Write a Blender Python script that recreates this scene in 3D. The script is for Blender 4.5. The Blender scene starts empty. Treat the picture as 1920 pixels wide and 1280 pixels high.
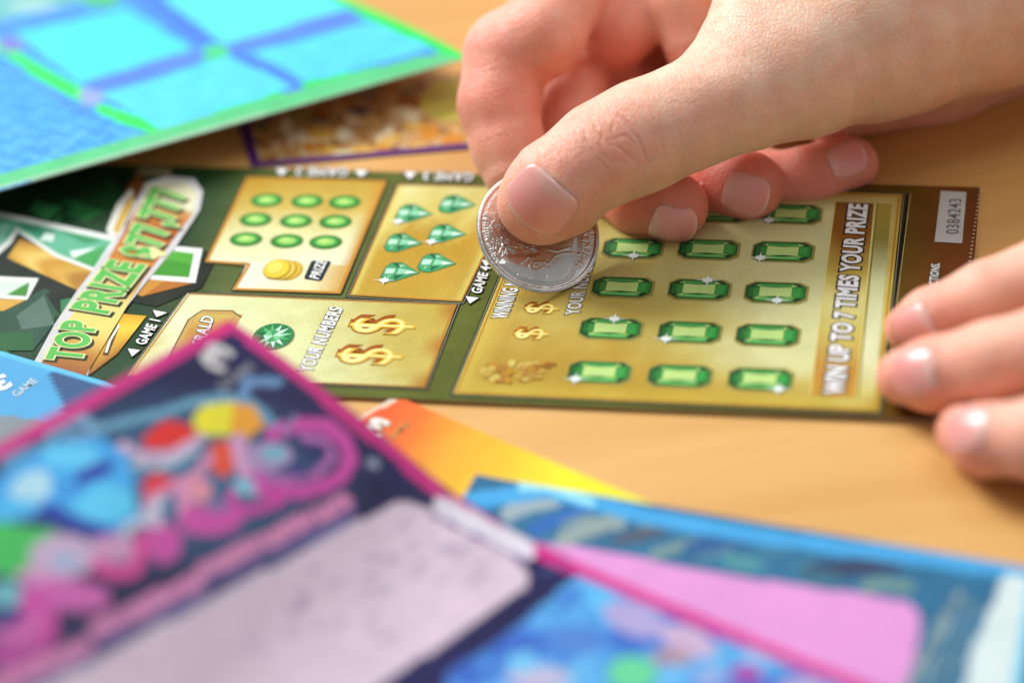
import bpy, math, random
import numpy as np
from mathutils import Vector, Matrix

# ------------------------------------------------------------------ camera, light, exposure
S = 0.000933                      # one model unit (about a millimetre) in metres
FPX = 5333.0                      # focal length in pixels of a 1920 px wide frame (100 mm macro lens)
CAM = np.array([0.0, -444.3585, 347.0989])
RT = np.array([0.99316631, -0.07184314, -0.09197413])
UP = np.array([0.11670766, 0.6113754, 0.78268732])
FW = np.array([0.0, 0.78807276, -0.6155821])
sc = bpy.context.scene
sc.view_settings.view_transform = 'Standard'
sc.view_settings.look = 'None'
sc.view_settings.exposure = 0.0
sc.view_settings.gamma = 1.0
cam_d = bpy.data.cameras.new('camera')
cam = bpy.data.objects.new('camera', cam_d)
sc.collection.objects.link(cam)
cam.matrix_world = Matrix(((RT[0], UP[0], -FW[0], CAM[0]*S), (RT[1], UP[1], -FW[1], CAM[1]*S), (RT[2], UP[2], -FW[2], CAM[2]*S), (0, 0, 0, 1)))
cam_d.sensor_width = 36.0
cam_d.lens = 100.0
cam_d.clip_start = 0.02
cam_d.clip_end = 50
cam_d.dof.use_dof = True
cam_d.dof.focus_distance = 574.5*S
cam_d.dof.aperture_fstop = 4.3
cam_d.dof.aperture_blades = 9
sc.camera = cam
world = bpy.data.worlds.new('World')
sc.world = world
world.use_nodes = True
world.node_tree.nodes['Background'].inputs[0].default_value = (0.98, 0.985, 1.0, 1)
world.node_tree.nodes['Background'].inputs[1].default_value = 0.31

def area(name, loc, target, size, power, col):
    d = bpy.data.lights.new(name, 'AREA')
    d.shape = 'RECTANGLE'; d.size = size[0]; d.size_y = size[1]; d.energy = power; d.color = col
    o = bpy.data.objects.new(name, d)
    sc.collection.objects.link(o)
    o.location = loc
    o.rotation_euler = (Vector(target)-Vector(loc)).to_track_quat('-Z', 'Y').to_euler()
    return o
area('window_light', (-0.80, 0.86, 1.05), (0.0, 0.0, 0.0), (0.7, 0.7), 38.5, (0.98, 0.985, 1.0))
area('overhead_fill', (0.46, 0.22, 1.4), (0.0, 0.0, 0.0), (0.9, 0.9), 6.5, (0.99, 0.99, 1.0))  # added fill from above, gives the coin face something bright to reflect

# ------------------------------------------------------------------ helpers
rng = np.random.RandomState(7)
random.seed(7)
def lin(r, g=None, b=None, k=1.0):
    if g is None: r, g, b = r
    c = np.array([r, g, b], float)/255.0
    return np.where(c <= 0.04045, c/12.92, ((c+0.055)/1.055)**2.4)*k
PK = 0.86                          # print reflectance against its full-white look
def ray(q):
    return FW + RT*(q[0]-960)/FPX - UP*(q[1]-640)/FPX
def hit(q, z):
    v = ray(q); return CAM + v*(z-CAM[2])/v[2]
def at(px, py, depth):
    return CAM + ray((px, py))*depth
def to_px(X):
    d = X-CAM; z = d@FW
    return 960+d@RT/z*FPX, 640-d@UP/z*FPX
YAW = math.radians(-14.18)
EX = np.array([math.cos(YAW), math.sin(YAW), 0.0]); EY = np.array([-math.sin(YAW), math.cos(YAW), 0.0])

def tag(o, label=None, cat=None, group=None, kind=None):
    if label: o['label'] = label
    if cat: o['category'] = cat
    if group: o['group'] = group
    if kind: o['kind'] = kind
    return o
def empty(name, loc):
    o = bpy.data.objects.new(name, None)
    o.empty_display_size = 0.01
    sc.collection.objects.link(o); o.location = tuple(np.array(loc)*S)
    return o
def mesh_obj(name, V, F, mat, parent=None, cols=None, smooth=False, origin=None):
    """V in model units (world); links ONE mesh object"""
    V = np.asarray(V, float)
    if parent is not None: o0 = np.array(parent_world(parent))
    else: o0 = (np.array(origin)*S if origin is not None else np.zeros(3))
    me = bpy.data.meshes.new(name)
    me.from_pydata((V*S-o0).tolist(), [], F if isinstance(F, list) else F.tolist())
    if cols is not None:
        ca = me.color_attributes.new('Col', 'FLOAT_COLOR', 'POINT')
        c4 = np.ones((len(V), 4)); c4[:, :3] = cols
        ca.data.foreach_set('color', c4.ravel())
    if smooth: me.polygons.foreach_set('use_smooth', [True]*len(me.polygons))
    me.materials.append(mat)
    me.update()
    o = bpy.data.objects.new(name, me)
    sc.collection.objects.link(o)
    if parent is not None: o.parent = parent
    else: o.location = tuple(o0)
    return o
def parent_world(p):
    v = Vector(p.location)
    while p.parent is not None:
        p = p.parent; v += p.location
    return v
class MB:
    def __init__(s): s.V = []; s.F = []; s.C = []; s.n = 0
    def add(s, V, F, col):
        V = np.array(V, float); V[:, 2] += .0012*len(s.V); s.V.append(V); col = np.asarray(col, float)
        s.C.append(np.broadcast_to(col, (len(V), 3)))
        s.F += [[i+s.n for i in f] for f in F]; s.n += len(V)
    def build(s, name, mat, parent=None, **k):
        return mesh_obj(name, np.concatenate(s.V), s.F, mat, parent, np.concatenate(s.C), **k)

# ------------------------------------------------------------------ materials
def new_mat(name):
    m = bpy.data.materials.new(name); m.use_nodes = True
    nt = m.node_tree; b = nt.nodes['Principled BSDF']
    return m, nt, b
def N(nt, t, **k):
    n = nt.nodes.new(t)
    for a, v in k.items():
        if a.startswith('_'): setattr(n, a[1:], v)
        else: n.inputs[a.replace('0', ' ')].default_value = v
    return n
def print_mat(name, rough=0.32, grain=0.05, coat=0.10, wave=0.0):
    m, nt, b = new_mat(name)
    L = nt.links.new
    col = N(nt, 'ShaderNodeVertexColor', _layer_name='Col')
    tc = N(nt, 'ShaderNodeTexCoord')
    n1 = N(nt, 'ShaderNodeTexNoise', Scale=2600.0, Detail=2.0)
    n2 = N(nt, 'ShaderNodeTexNoise', Scale=160.0, Detail=4.0)
    L(tc.outputs['Object'], n1.inputs['Vector']); L(tc.outputs['Object'], n2.inputs['Vector'])
    mr = N(nt, 'ShaderNodeMapRange'); mr.inputs[1].default_value = .3; mr.inputs[2].default_value = .7
    mr.inputs[3].default_value = 1-grain; mr.inputs[4].default_value = 1+grain
    L(n1.outputs[0], mr.inputs[0])
    mr2 = N(nt, 'ShaderNodeMapRange'); mr2.inputs[1].default_value = .3; mr2.inputs[2].default_value = .7
    mr2.inputs[3].default_value = .95; mr2.inputs[4].default_value = 1.05
    L(n2.outputs[0], mr2.inputs[0])
    mu = N(nt, 'ShaderNodeMath', _operation='MULTIPLY'); L(mr.outputs[0], mu.inputs[0]); L(mr2.outputs[0], mu.inputs[1])
    vm = N(nt, 'ShaderNodeVectorMath', _operation='SCALE'); L(col.outputs[0], vm.inputs[0]); L(mu.outputs[0], vm.inputs['Scale'])
    L(vm.outputs[0], b.inputs['Base Color'])
    rr = N(nt, 'ShaderNodeMapRange'); rr.inputs[3].default_value = rough-.08; rr.inputs[4].default_value = rough+.12
    L(n2.outputs[0], rr.inputs[0]); L(rr.outputs[0], b.inputs['Roughness'])
    b.inputs['Specular IOR Level'].default_value = .22
    b.inputs['Coat Weight'].default_value = coat; b.inputs['Coat Roughness'].default_value = .22
    bp = N(nt, 'ShaderNodeBump', Strength=.12, Distance=0.00005)
    L(n1.outputs[0], bp.inputs['Height']); L(bp.outputs[0], b.inputs['Normal'])
    return m
M_print = print_mat('gloss_ticket_print')
M_foil = print_mat('gold_panel_print', rough=.36, grain=.09, coat=.08)
M_soft = print_mat('ticket_print_satin', rough=.42, grain=.03, coat=.08)

def wood_mat():
    m, nt, b = new_mat('orange_wood_table'); L = nt.links.new
    tc = N(nt, 'ShaderNodeTexCoord'); mp = N(nt, 'ShaderNodeMapping')
    mp.inputs['Rotation'].default_value = (0, 0, math.radians(72)); mp.inputs['Scale'].default_value = (3.0, 24.0, 3.0)
    L(tc.outputs['Object'], mp.inputs[0])
    n = N(nt, 'ShaderNodeTexNoise', Scale=3.0, Detail=6.0, Roughness=.55, Distortion=.6); L(mp.outputs[0], n.inputs['Vector'])
    n2 = N(nt, 'ShaderNodeTexNoise', Scale=9.0, Detail=3.0); L(tc.outputs['Object'], n2.inputs['Vector'])
    cr = N(nt, 'ShaderNodeValToRGB')
    e = cr.color_ramp.elements
    e[0].position = .3; e[0].color = (*lin(202, 150, 80), 1); e[1].position = .72; e[1].color = (*lin(217, 172, 104), 1)
    L(n.outputs[0], cr.inputs[0])
    mx = N(nt, 'ShaderNodeMix', _data_type='RGBA', _blend_type='MULTIPLY'); mx.inputs[0].default_value = .55
    cr2 = N(nt, 'ShaderNodeValToRGB'); cr2.color_ramp.elements[0].position = .3; cr2.color_ramp.elements[1].position = .7
    cr2.color_ramp.elements[0].color = (.82, .76, .68, 1); cr2.color_ramp.elements[1].color = (1, 1, 1, 1)
    L(n2.outputs[0], cr2.inputs[0]); L(cr.outputs[0], mx.inputs[6]); L(cr2.outputs[0], mx.inputs[7])
    L(mx.outputs[2], b.inputs['Base Color'])
    b.inputs['Roughness'].default_value = .42
    b.inputs['Coat Weight'].default_value = .35; b.inputs['Coat Roughness'].default_value = .3
    bp = N(nt, 'ShaderNodeBump', Strength=.1, Distance=0.0001); L(n.outputs[0], bp.inputs['Height']); L(bp.outputs[0], b.inputs['Normal'])
    return m
M_wood = wood_mat()

def skin_mat():
    m, nt, b = new_mat('skin'); L = nt.links.new
    col = N(nt, 'ShaderNodeVertexColor', _layer_name='Col')
    tc = N(nt, 'ShaderNodeTexCoord')
    # blotches
    n = N(nt, 'ShaderNodeTexNoise', Scale=170.0, Detail=5.0, Roughness=.6); L(tc.outputs['Object'], n.inputs['Vector'])
    cr = N(nt, 'ShaderNodeValToRGB'); cr.color_ramp.elements[0].position = .32; cr.color_ramp.elements[1].position = .7
    cr.color_ramp.elements[0].color = (.97, .80, .76, 1); cr.color_ramp.elements[1].color = (1.0, 1.0, 1.0, 1)
    L(n.outputs[0], cr.inputs[0])
    mx = N(nt, 'ShaderNodeMix', _data_type='RGBA', _blend_type='MULTIPLY'); mx.inputs[0].default_value = 1.0
    L(col.outputs[0], mx.inputs[6]); L(cr.outputs[0], mx.inputs[7])
    L(mx.outputs[2], b.inputs['Base Color'])
    b.inputs['Subsurface Weight'].default_value = 1.0
    b.inputs['Subsurface Radius'].default_value = (1.0, .36, .2)
    b.inputs['Subsurface Scale'].default_value = .0021
    b.inputs['Roughness'].default_value = .46
    b.inputs['Specular IOR Level'].default_value = .42
    # fine transverse skin lines along the back of the thumb
    mp = N(nt, 'ShaderNodeMapping'); L(tc.outputs['Object'], mp.inputs[0])
    mp.name = 'thumb_axis'
    mp2 = N(nt, 'ShaderNodeMapping'); mp2.inputs['Scale'].default_value = (1700.0, 520.0, 520.0); L(mp.outputs[0], mp2.inputs[0])
    nl = N(nt, 'ShaderNodeTexNoise', Scale=1.0, Detail=3.0, Roughness=.6, Distortion=.5); L(mp2.outputs[0], nl.inputs['Vector'])
    vo = N(nt, 'ShaderNodeTexVoronoi', Scale=1050.0, _feature='DISTANCE_TO_EDGE'); L(tc.outputs['Object'], vo.inputs['Vector'])
    vr = N(nt, 'ShaderNodeMapRange'); vr.inputs[1].default_value = 0; vr.inputs[2].default_value = .18; L(vo.outputs['Distance'], vr.inputs[0])
    a1 = N(nt, 'ShaderNodeAttribute', _attribute_name='lines')
    m1 = N(nt, 'ShaderNodeMath', _operation='MULTIPLY'); L(nl.outputs[0], m1.inputs[0]); L(a1.outputs['Fac'], m1.inputs[1])
    m2 = N(nt, 'ShaderNodeMath', _operation='MULTIPLY'); m2.inputs[1].default_value = .22; L(vr.outputs[0], m2.inputs[0])
    ad = N(nt, 'ShaderNodeMath', _operation='ADD'); L(m1.outputs[0], ad.inputs[0]); L(m2.outputs[0], ad.inputs[1])
    bp = N(nt, 'ShaderNodeBump', Strength=.8, Distance=0.00036); L(ad.outputs[0], bp.inputs['Height']); L(bp.outputs[0], b.inputs['Normal'])
    return m
M_skin = skin_mat()
def nail_mat():
    m, nt, b = new_mat('fingernail'); L = nt.links.new
    col = N(nt, 'ShaderNodeVertexColor', _layer_name='Col'); L(col.outputs[0], b.inputs['Base Color'])
    b.inputs['Roughness'].default_value = .3
    b.inputs['Subsurface Weight'].default_value = .6; b.inputs['Subsurface Radius'].default_value = (1, .45, .35); b.inputs['Subsurface Scale'].default_value = .0008
    b.inputs['Coat Weight'].default_value = .3; b.inputs['Coat Roughness'].default_value = .3
    tc = N(nt, 'ShaderNodeTexCoord'); n = N(nt, 'ShaderNodeTexNoise', Scale=900.0, Detail=3.0); L(tc.outputs['Object'], n.inputs['Vector'])
    bp = N(nt, 'ShaderNodeBump', Strength=.15, Distance=.00008); L(n.outputs[0], bp.inputs['Height']); L(bp.outputs[0], b.inputs['Normal'])
    return m
M_nail = nail_mat()
def metal_mat():
    m, nt, b = new_mat('cupronickel'); L = nt.links.new
    b.inputs['Metallic'].default_value = 1.0
    tc = N(nt, 'ShaderNodeTexCoord'); n = N(nt, 'ShaderNodeTexNoise', Scale=180.0, Detail=5.0, Roughness=.6); L(tc.outputs['Object'], n.inputs['Vector'])
    cr = N(nt, 'ShaderNodeValToRGB'); cr.color_ramp.elements[0].color = (.58, .56, .52, 1); cr.color_ramp.elements[1].color = (.72, .70, .66, 1)
    cr.color_ramp.elements[0].position = .3; cr.color_ramp.elements[1].position = .62
    L(n.outputs[0], cr.inputs[0]); L(cr.outputs[0], b.inputs['Base Color'])
    mr = N(nt, 'ShaderNodeMapRange'); mr.inputs[3].default_value = .16; mr.inputs[4].default_value = .3; L(n.outputs[0], mr.inputs[0]); L(mr.outputs[0], b.inputs['Roughness'])
    n2 = N(nt, 'ShaderNodeTexNoise', Scale=2500.0, Detail=3.0); L(tc.outputs['Object'], n2.inputs['Vector'])
    bp = N(nt, 'ShaderNodeBump', Strength=.15, Distance=.00004); L(n2.outputs[0], bp.inputs['Height']); L(bp.outputs[0], b.inputs['Normal'])
    return m
M_metal = metal_mat()
def card_edge_mat():
    m, nt, b = new_mat('card_stock'); b.inputs['Roughness'].default_value = .7
    n = N(nt, 'ShaderNodeTexNoise', Scale=900.0); cr = N(nt, 'ShaderNodeValToRGB')
    cr.color_ramp.elements[0].color = (.42, .38, .31, 1); cr.color_ramp.elements[1].color = (.6, .57, .5, 1)
    nt.links.new(n.outputs[0], cr.inputs[0]); nt.links.new(cr.outputs[0], b.inputs['Base Color'])
    return m
M_card = card_edge_mat()

# ------------------------------------------------------------------ table
tv = []; tf = []
tb = [(-900, -700), (900, -700), (900, 900), (-900, 900)]
V = [(x, y, 0) for x, y in tb]+[(x, y, -25) for x, y in tb]
table = mesh_obj('table', np.array(V, float), [[0, 1, 2, 3], [4, 7, 6, 5], [0, 4, 5, 1], [1, 5, 6, 2], [2, 6, 7, 3], [3, 7, 4, 0]], M_wood)
tag(table, kind='structure')

# ------------------------------------------------------------------ lettering
_glyph = {}
def glyphs(text, off):
    k = (text, off)
    if k not in _glyph:
        cu = bpy.data.curves.new('t', 'FONT'); cu.body = text; cu.size = 1.0; cu.offset = off; cu.resolution_u = 4
        cu.space_character = 1.09
        ob = bpy.data.objects.new('t', cu)
        me = bpy.data.meshes.new_from_object(ob)
        V = np.array([v.co[:] for v in me.vertices]); F = [list(p.vertices) for p in me.polygons]
        bpy.data.objects.remove(ob); bpy.data.meshes.remove(me); bpy.data.curves.remove(cu)
        _glyph[k] = (V, F)
    return _glyph[k]

# ------------------------------------------------------------------ tickets
def smooth_noise(x, y, seed=0):
    r = np.random.RandomState(seed); a = np.zeros_like(x)
    for i in range(7):
        th = r.rand()*6.28; f = 1.0*1.6**i; ph = r.rand()*6.28
        a += np.sin(f*(x*math.cos(th)+y*math.sin(th))+ph+1.7*np.sin(f*.7*(y*math.cos(th)-x*math.sin(th))+ph*2))/(1+.35*i)
    return a/3.0
def inpoly(px, py, P):
    P = np.asarray(P, float); c = np.zeros(px.shape, bool)
    j = len(P)-1
    for i in range(len(P)):
        xi, yi = P[i]; xj, yj = P[j]
        if yi != yj:
            c ^= ((yi > py) != (yj > py)) & (px < (xj-xi)*(py-yi)/(yj-yi)+xi)
        j = i
    return c
class Ticket:
    def __init__(s, label, z=0.5, zf=None, thick=.35, origin=(960, 640), name='scratch_ticket'):
        s.zf = zf or (lambda x, y: np.zeros_like(np.asarray(x, float))+z)
        s.th = thick
        o = s.S(origin); o = np.array([o[0], o[1], 0.0])
        s.root = empty(name, o); tag(s.root, label, 'lottery ticket', 'scratch tickets spread on the table')
    def S(s, q, lift=0.0):
        z = 2.0
        for _ in range(40):
            X = hit(q, z); z = .5*z+.5*(float(s.zf(X[0], X[1]))+lift)
        return hit(q, z)
    def up(s, X, lift):
        X = np.array(X, float); X[:, 2] = s.zf(X[:, 0], X[:, 1])+lift
        return X
    def card(s, c4, paint, n=(60, 60), mat=None, name='card'):
        """c4: four XY corners (world), paint(px,py,x,y)->colors"""
        c = [np.array(v[:2]) for v in c4]
        u = np.linspace(0, 1, n[0]+1); v = np.linspace(0, 1, n[1]+1)
        U, W = np.meshgrid(u, v, indexing='ij')
        XY = ((1-U)*(1-W))[..., None]*c[0]+(U*(1-W))[..., None]*c[1]+(U*W)[..., None]*c[2]+((1-U)*W)[..., None]*c[3]
        XY = XY.reshape(-1, 2); z = s.zf(XY[:, 0], XY[:, 1])
        T = np.column_stack([XY, z]); B = T.copy(); B[:, 2] -= s.th
        px, py = to_px(T)
        C = np.asarray(paint(px, py, XY[:, 0], XY[:, 1]))
        i = np.arange((n[0]+1)*(n[1]+1)).reshape(n[0]+1, n[1]+1)
        Q = np.stack([i[:-1, :-1], i[1:, :-1], i[1:, 1:], i[:-1, 1:]], -1).reshape(-1, 4)
        m = len(T)
        rim = np.concatenate([i[:, 0], i[-1, 1:], i[::-1, -1][1:], i[0, ::-1][1:]])
        side = [[rim[k+1], rim[k], rim[k]+m, rim[k+1]+m] for k in range(len(rim)-1)]
        F = Q.tolist()+(Q[:, ::-1]+m).tolist()+side
        cb = np.tile(lin(205, 200, 185), (m, 1))
        o = mesh_obj(name, np.concatenate([T, B]), F, mat or M_print, s.root, np.concatenate([C, cb]))
        return o
    def poly(s, mb, pts, col, layer):
        V = np.array([s.S(q) for q in pts]); V = s.up(V, layer*.03)
        # keep facing up
        a = 0
        for k in range(len(V)): a += V[k-1][0]*V[k][1]-V[k][0]*V[k-1][1]
        f = list(range(len(V)))
        if a < 0: f = f[::-1]
        mb.add(V, [f], lin(*col)*PK if not isinstance(col, np.ndarray) else col)
    def line(s, mb, pts, w, col, layer):
        """polyline of px points, width w in model units"""
        P = np.array([s.S(q) for q in pts])
        for a, b in zip(P[:-1], P[1:]):
            d = b-a; L = np.linalg.norm(d[:2]); d = d/L; nrm = np.array([-d[1], d[0], 0])*w/2
            V = np.array([a-d*w*.3-nrm, b+d*w*.3-nrm, b+d*w*.3+nrm, a-d*w*.3+nrm])
            mb.add(s.up(V, layer*.03), [[0, 1, 2, 3]], lin(*col)*PK)
    def disc(s, mb, q, rx, ry, col, layer, n=24, rot=0.0, frame=True):
        c = s.S(q); t = np.linspace(0, 2*math.pi, n, endpoint=False)+.01*layer
        a = rx*np.cos(t); b = ry*np.sin(t)
        a, b = a*math.cos(rot)-b*math.sin(rot), a*math.sin(rot)+b*math.cos(rot)
        V = c+a[:, None]*EX+b[:, None]*EY
        mb.add(s.up(V, layer*.03), [list(range(n))], lin(*col)*PK)
    def loc(s, mb, q, pts, col, layer):
        """polygon in the ticket's own axes round the point under q"""
        c = s.S(q); V = np.array([c+a*EX+b*EY for a, b in pts])
        a = sum(V[k-1][0]*V[k][1]-V[k][0]*V[k-1][1] for k in range(len(V)))
        f = list(range(len(V)));  f = f if a > 0 else f[::-1]
        mb.add(s.up(V, layer*.03), [f], lin(*col)*PK)
    def panel(s, mb, quad, colfn, layer, n=26):
        """gradient-printed quad: quad px corners, colfn(u,v)->rgb arrays"""
        c = [s.S(q) for q in quad]
        U, W = np.meshgrid(np.linspace(0, 1, n+1), np.linspace(0, 1, n+1), indexing='ij')
        U = U.ravel(); W = W.ravel()
        X = ((1-U)*(1-W))[:, None]*c[0]+(U*(1-W))[:, None]*c[1]+(U*W)[:, None]*c[2]+((1-U)*W)[:, None]*c[3]
        i = np.arange((n+1)**2).reshape(n+1, n+1)
        Q = np.stack([i[:-1, :-1], i[1:, :-1], i[1:, 1:], i[:-1, 1:]], -1).reshape(-1, 4)
        a = np.cross((c[1]-c[0]), (c[3]-c[0]))[2]
        if a < 0: Q = Q[:, ::-1]
        mb.add(s.up(X, layer*.03), Q.tolist(), colfn(U, W)*PK)
    def text(s, mb, txt, start, end, top, col, layer, off=.02, cap=.70, outline=None, ocol=(20, 20, 15), shadow=None):
        V0, F = glyphs(txt, off)
        O = s.S(start); w = V0[:, 0].max()
        X = (s.S(end)-O)/w; Y = (s.S(top)-O)/cap
        if outline:
            Vo, Fo = glyphs(txt, outline)
            mb.add(s.up(O+Vo[:, :1]*X+Vo[:, 1:2]*Y, layer*.03), Fo, lin(*ocol)*PK)
            if shadow is not None:
                mb.add(s.up(O+Vo[:, :1]*X+Vo[:, 1:2]*Y+X*shadow[0]+Y*shadow[1], layer*.03-.01), Fo, lin(*ocol)*PK)
            layer += 1
        mb.add(s.up(O+V0[:, :1]*X+V0[:, 1:2]*Y, layer*.03), F, lin(*col)*PK)

def mixc(a, b, t):
    t = np.clip(t, 0, 1)[..., None]
    return lin(*a)*(1-t)+lin(*b)*t
def ramp(t, stops):
    t = np.clip(t, 0, 1); xs = [p for p, _ in stops]; cs = np.array([lin(*c) for _, c in stops])
    return np.stack([np.interp(t, xs, cs[:, k]) for k in range(3)], -1)
def raster(base, ops):
    def f(px, py, x, y):
        C = np.tile(lin(*base), (len(px), 1))
        for op in ops:
            if op[0] == 'p': m = inpoly(px, py, op[1]); C[m] = lin(*op[2])
            elif op[0] == 'e':
                (cx, cy), (rx, ry), ang = op[1], op[2], math.radians(op[4] if len(op) > 4 else 0)
                dx = px-cx; dy = py-cy; u = dx*math.cos(ang)+dy*math.sin(ang); v = -dx*math.sin(ang)+dy*math.cos(ang)
                m = (u/rx)**2+(v/ry)**2 < 1; C[m] = lin(*op[3])
            elif op[0] == 'l':
                P = np.array(op[1], float)
                for a, b in zip(P[:-1], P[1:]):
                    d = b-a; t = np.clip(((px-a[0])*d[0]+(py-a[1])*d[1])/(d@d), 0, 1)
                    m = np.hypot(px-a[0]-t*d[0], py-a[1]-t*d[1]) < op[2]/2; C[m] = lin(*op[3])
            elif op[0] == 'f': C = op[1](px, py, C)
        return C*PK
    return f

# ---- 1. emerald ticket ------------------------------------------------------------------
T = Ticket('long gold and green emerald ticket being scratched under the coin', z=1.0, thick=.45, origin=(1100, 600))
def em_xy(q): return T.S(q)
CR = em_xy((1838, 351)); O0 = CR
def tk(a, b): return CR+EX*a+EY*b      # ticket axes from its top right corner
inv = lambda q: ((em_xy(q)-CR)@EX, (em_xy(q)-CR)@EY)
hgt = -inv((1640, 783))[1]
LEN = 238.0
def em_paint(px, py, x, y):
    a = (x-CR[0])*EX[0]+(y-CR[1])*EX[1]
    C = ramp((a+LEN)/LEN, [(0, (14, 52, 26)), (.30, (24, 62, 30)), (.40, (100, 110, 50)), (.52, (90, 98, 36)), (.7, (90, 98, 28)), (.9, (78, 62, 14)), (.94, (100, 76, 20)), (.97, (116, 66, 20)), (1, (108, 58, 22))])
    n = smooth_noise(x*.12, y*.12, 3)
    return np.clip(C*(1+.22*n[:, None]), 0, 1)*PK
T.card([tk(-LEN, -hgt), tk(0, -hgt), tk(0, 0), tk(-LEN, 0)], em_paint, (150, 50))

def gold(kind):
    def f(u, v): return f0(u, v)*np.array([.95, .975, .86])
    def f0(u, v):
        n = smooth_noise(u*5+kind, v*4, 11+kind)
        if kind == 4:      # big panel: gold lower left, pale centre right, streaks
            t = .12+.68*u+.30*v*(1-.5*u)+.13*n-.25*np.exp(-((v-.06)/.1)**2)
            C = ramp(t, [(0, (178, 142, 50)), (.3, (188, 152, 62)), (.48, (202, 184, 106)), (.64, (218, 214, 162)), (.85, (224, 222, 172)), (1, (206, 192, 110))])
            e = np.minimum(np.minimum(u, 1-u)*9, np.minimum(v, 1-v)*7)
            C2 = ramp(np.clip(v+.2*n, 0, 1), [(0, (200, 172, 66)), (.5, (214, 190, 90)), (1, (188, 150, 60))])
            w = np.clip(1-e*1.6, 0, 1)[:, None]
            return C*(1-w)+C2*w
        if kind == 1:
            t = u*.75+.25*(v)+.1*n
            C = ramp(t, [(0, (212, 196, 128)), (.2, (230, 234, 200)), (.5, (222, 224, 172)), (.75, (200, 180, 96)), (1, (196, 168, 70))])
            w = np.clip(1-(1-u)*14, 0, 1)[:, None]*(.5+.5*np.sin(v*14+1))[:, None]
            return C*(1-w)+lin(178, 112, 34)*w
        if kind == 2:
            t = v*.9-.15*u+.1*n+.1
            C = ramp(t, [(0, (236, 236, 214)), (.35, (226, 222, 170)), (.6, (206, 178, 88)), (1, (190, 148, 44))])
            w = np.clip(1-(1-u)*12, 0, 1)[:, None]
            return C*(1-w)+lin(204, 150, 60)*w
        t = (1-v)*.8+.25*u+.15*n
        C = ramp(t, [(0, (226, 220, 158)), (.3, (216, 200, 116)), (.55, (190, 148, 44)), (1, (200, 164, 66))])
        w = np.clip(1-np.minimum(u, 1-u)*12, 0, 1)[:, None]
        return C*(1-w)+lin(226, 214, 120)*w
    return f
def game_panel(quad, kind, name='game_panel', label=None, border=((24, 24, 14), (150, 150, 120))):
    mb = MB()
    q = np.array(quad, float); c = q.mean(0)
    g = c+(q-c)*1.0
    for k, (col, wd) in enumerate(((border[0], 1.5), (border[1], .9), (border[0], .55))):
        T.line(mb, list(map(tuple, g))+[tuple(g[0])], wd, col, 2+k)
    T.panel(mb, quad, gold(kind), 6)
    # warm orange edging
    T.line(mb, [tuple(c+(q[k]-c)*.985) for k in (0, 1, 2, 3, 0)], .35, (188, 128, 44), 7)
    o = mb.build(name, M_foil, T.root)
    if label: o['label'] = label
    return o
P1 = [(240, 705), (797, 728), (857, 572), (352, 551)]
P4 = [(850, 739), (1648, 773), (1692, 366), (1012, 344)]
P3 = [(655, 555), (866, 567), (972, 352), (746, 347)]
pan1 = game_panel(P1, 1, label='pale gold panel with two dollar signs and a round green gem')
pan4 = game_panel(P4, 4, label='large gold panel with rows of rectangular emeralds')
pan3 = game_panel(P3, 3, label='narrow gold panel with six diamond cut gems')
# game 2: stepped outline
mb = MB()
g2 = [(388, 491), (465, 335), (722, 342), (636, 550), (440, 543), (468, 497)]
for k, (col, wd) in enumerate((((24, 24, 14), 1.5), ((150, 150, 120), .9), ((24, 24, 14), .55))): T.line(mb, g2+[g2[0]], wd, col, 2+k)
T.panel(mb, [(388, 491), (657, 500), (722, 342), (465, 335)], gold(2), 6)
T.panel(mb, [(440, 543), (636, 550), (657.5, 499), (464.5, 492.5)], lambda u, v: ramp(u, [(0, (236, 236, 212)), (.7, (228, 222, 170)), (1, (204, 158, 70))]), 6.5)
T.line(mb, g2+[g2[0]], .7, (196, 138, 44), 7)
pan2 = mb.build('game_panel', M_foil, T.root); pan2['label'] = 'stepped gold panel with nine oval green gems'

# rectangular emeralds
GEMS = [(1123.7, 699, 1), (1273.8, 706, 0), (1425, 712.5, 4), (1144.7, 617.5, 2), (1292.4, 624.2, 1), (1438.6, 629.7, 0),
        (1166.5, 540, 0), (1310.5, 544.3, 3), (1454.2, 550, 5), (1186, 467, 5), (1328, 469, 0), (1467.5, 473.3, 1), (1206, 396, 0), (1345, 400, 0), (1483, 403, 1)]
def sparkle(mb, c, r, layer):
    P = []
    for k in range(16):
        rr = r if k % 4 == 0 else (.5*r if k % 2 == 0 else .22*r); a = k*math.pi/8
        P.append((rr*1.5*math.cos(a), rr*math.sin(a)))
    V = np.array([c+a*EX+b*EY for a, b in P])
    mb.add(T.up(V, layer*.03), [list(range(16))], lin(244, 250, 244)*PK)
    t = np.linspace(0, 6.283, 14, endpoint=False)
    mb.add(T.up(c+(np.cos(t)*r*.55)[:, None]*EX+(np.sin(t)*r*.42)[:, None]*EY, (layer+.5)*.03), [list(range(14))], lin(236, 248, 240)*PK)
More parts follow.
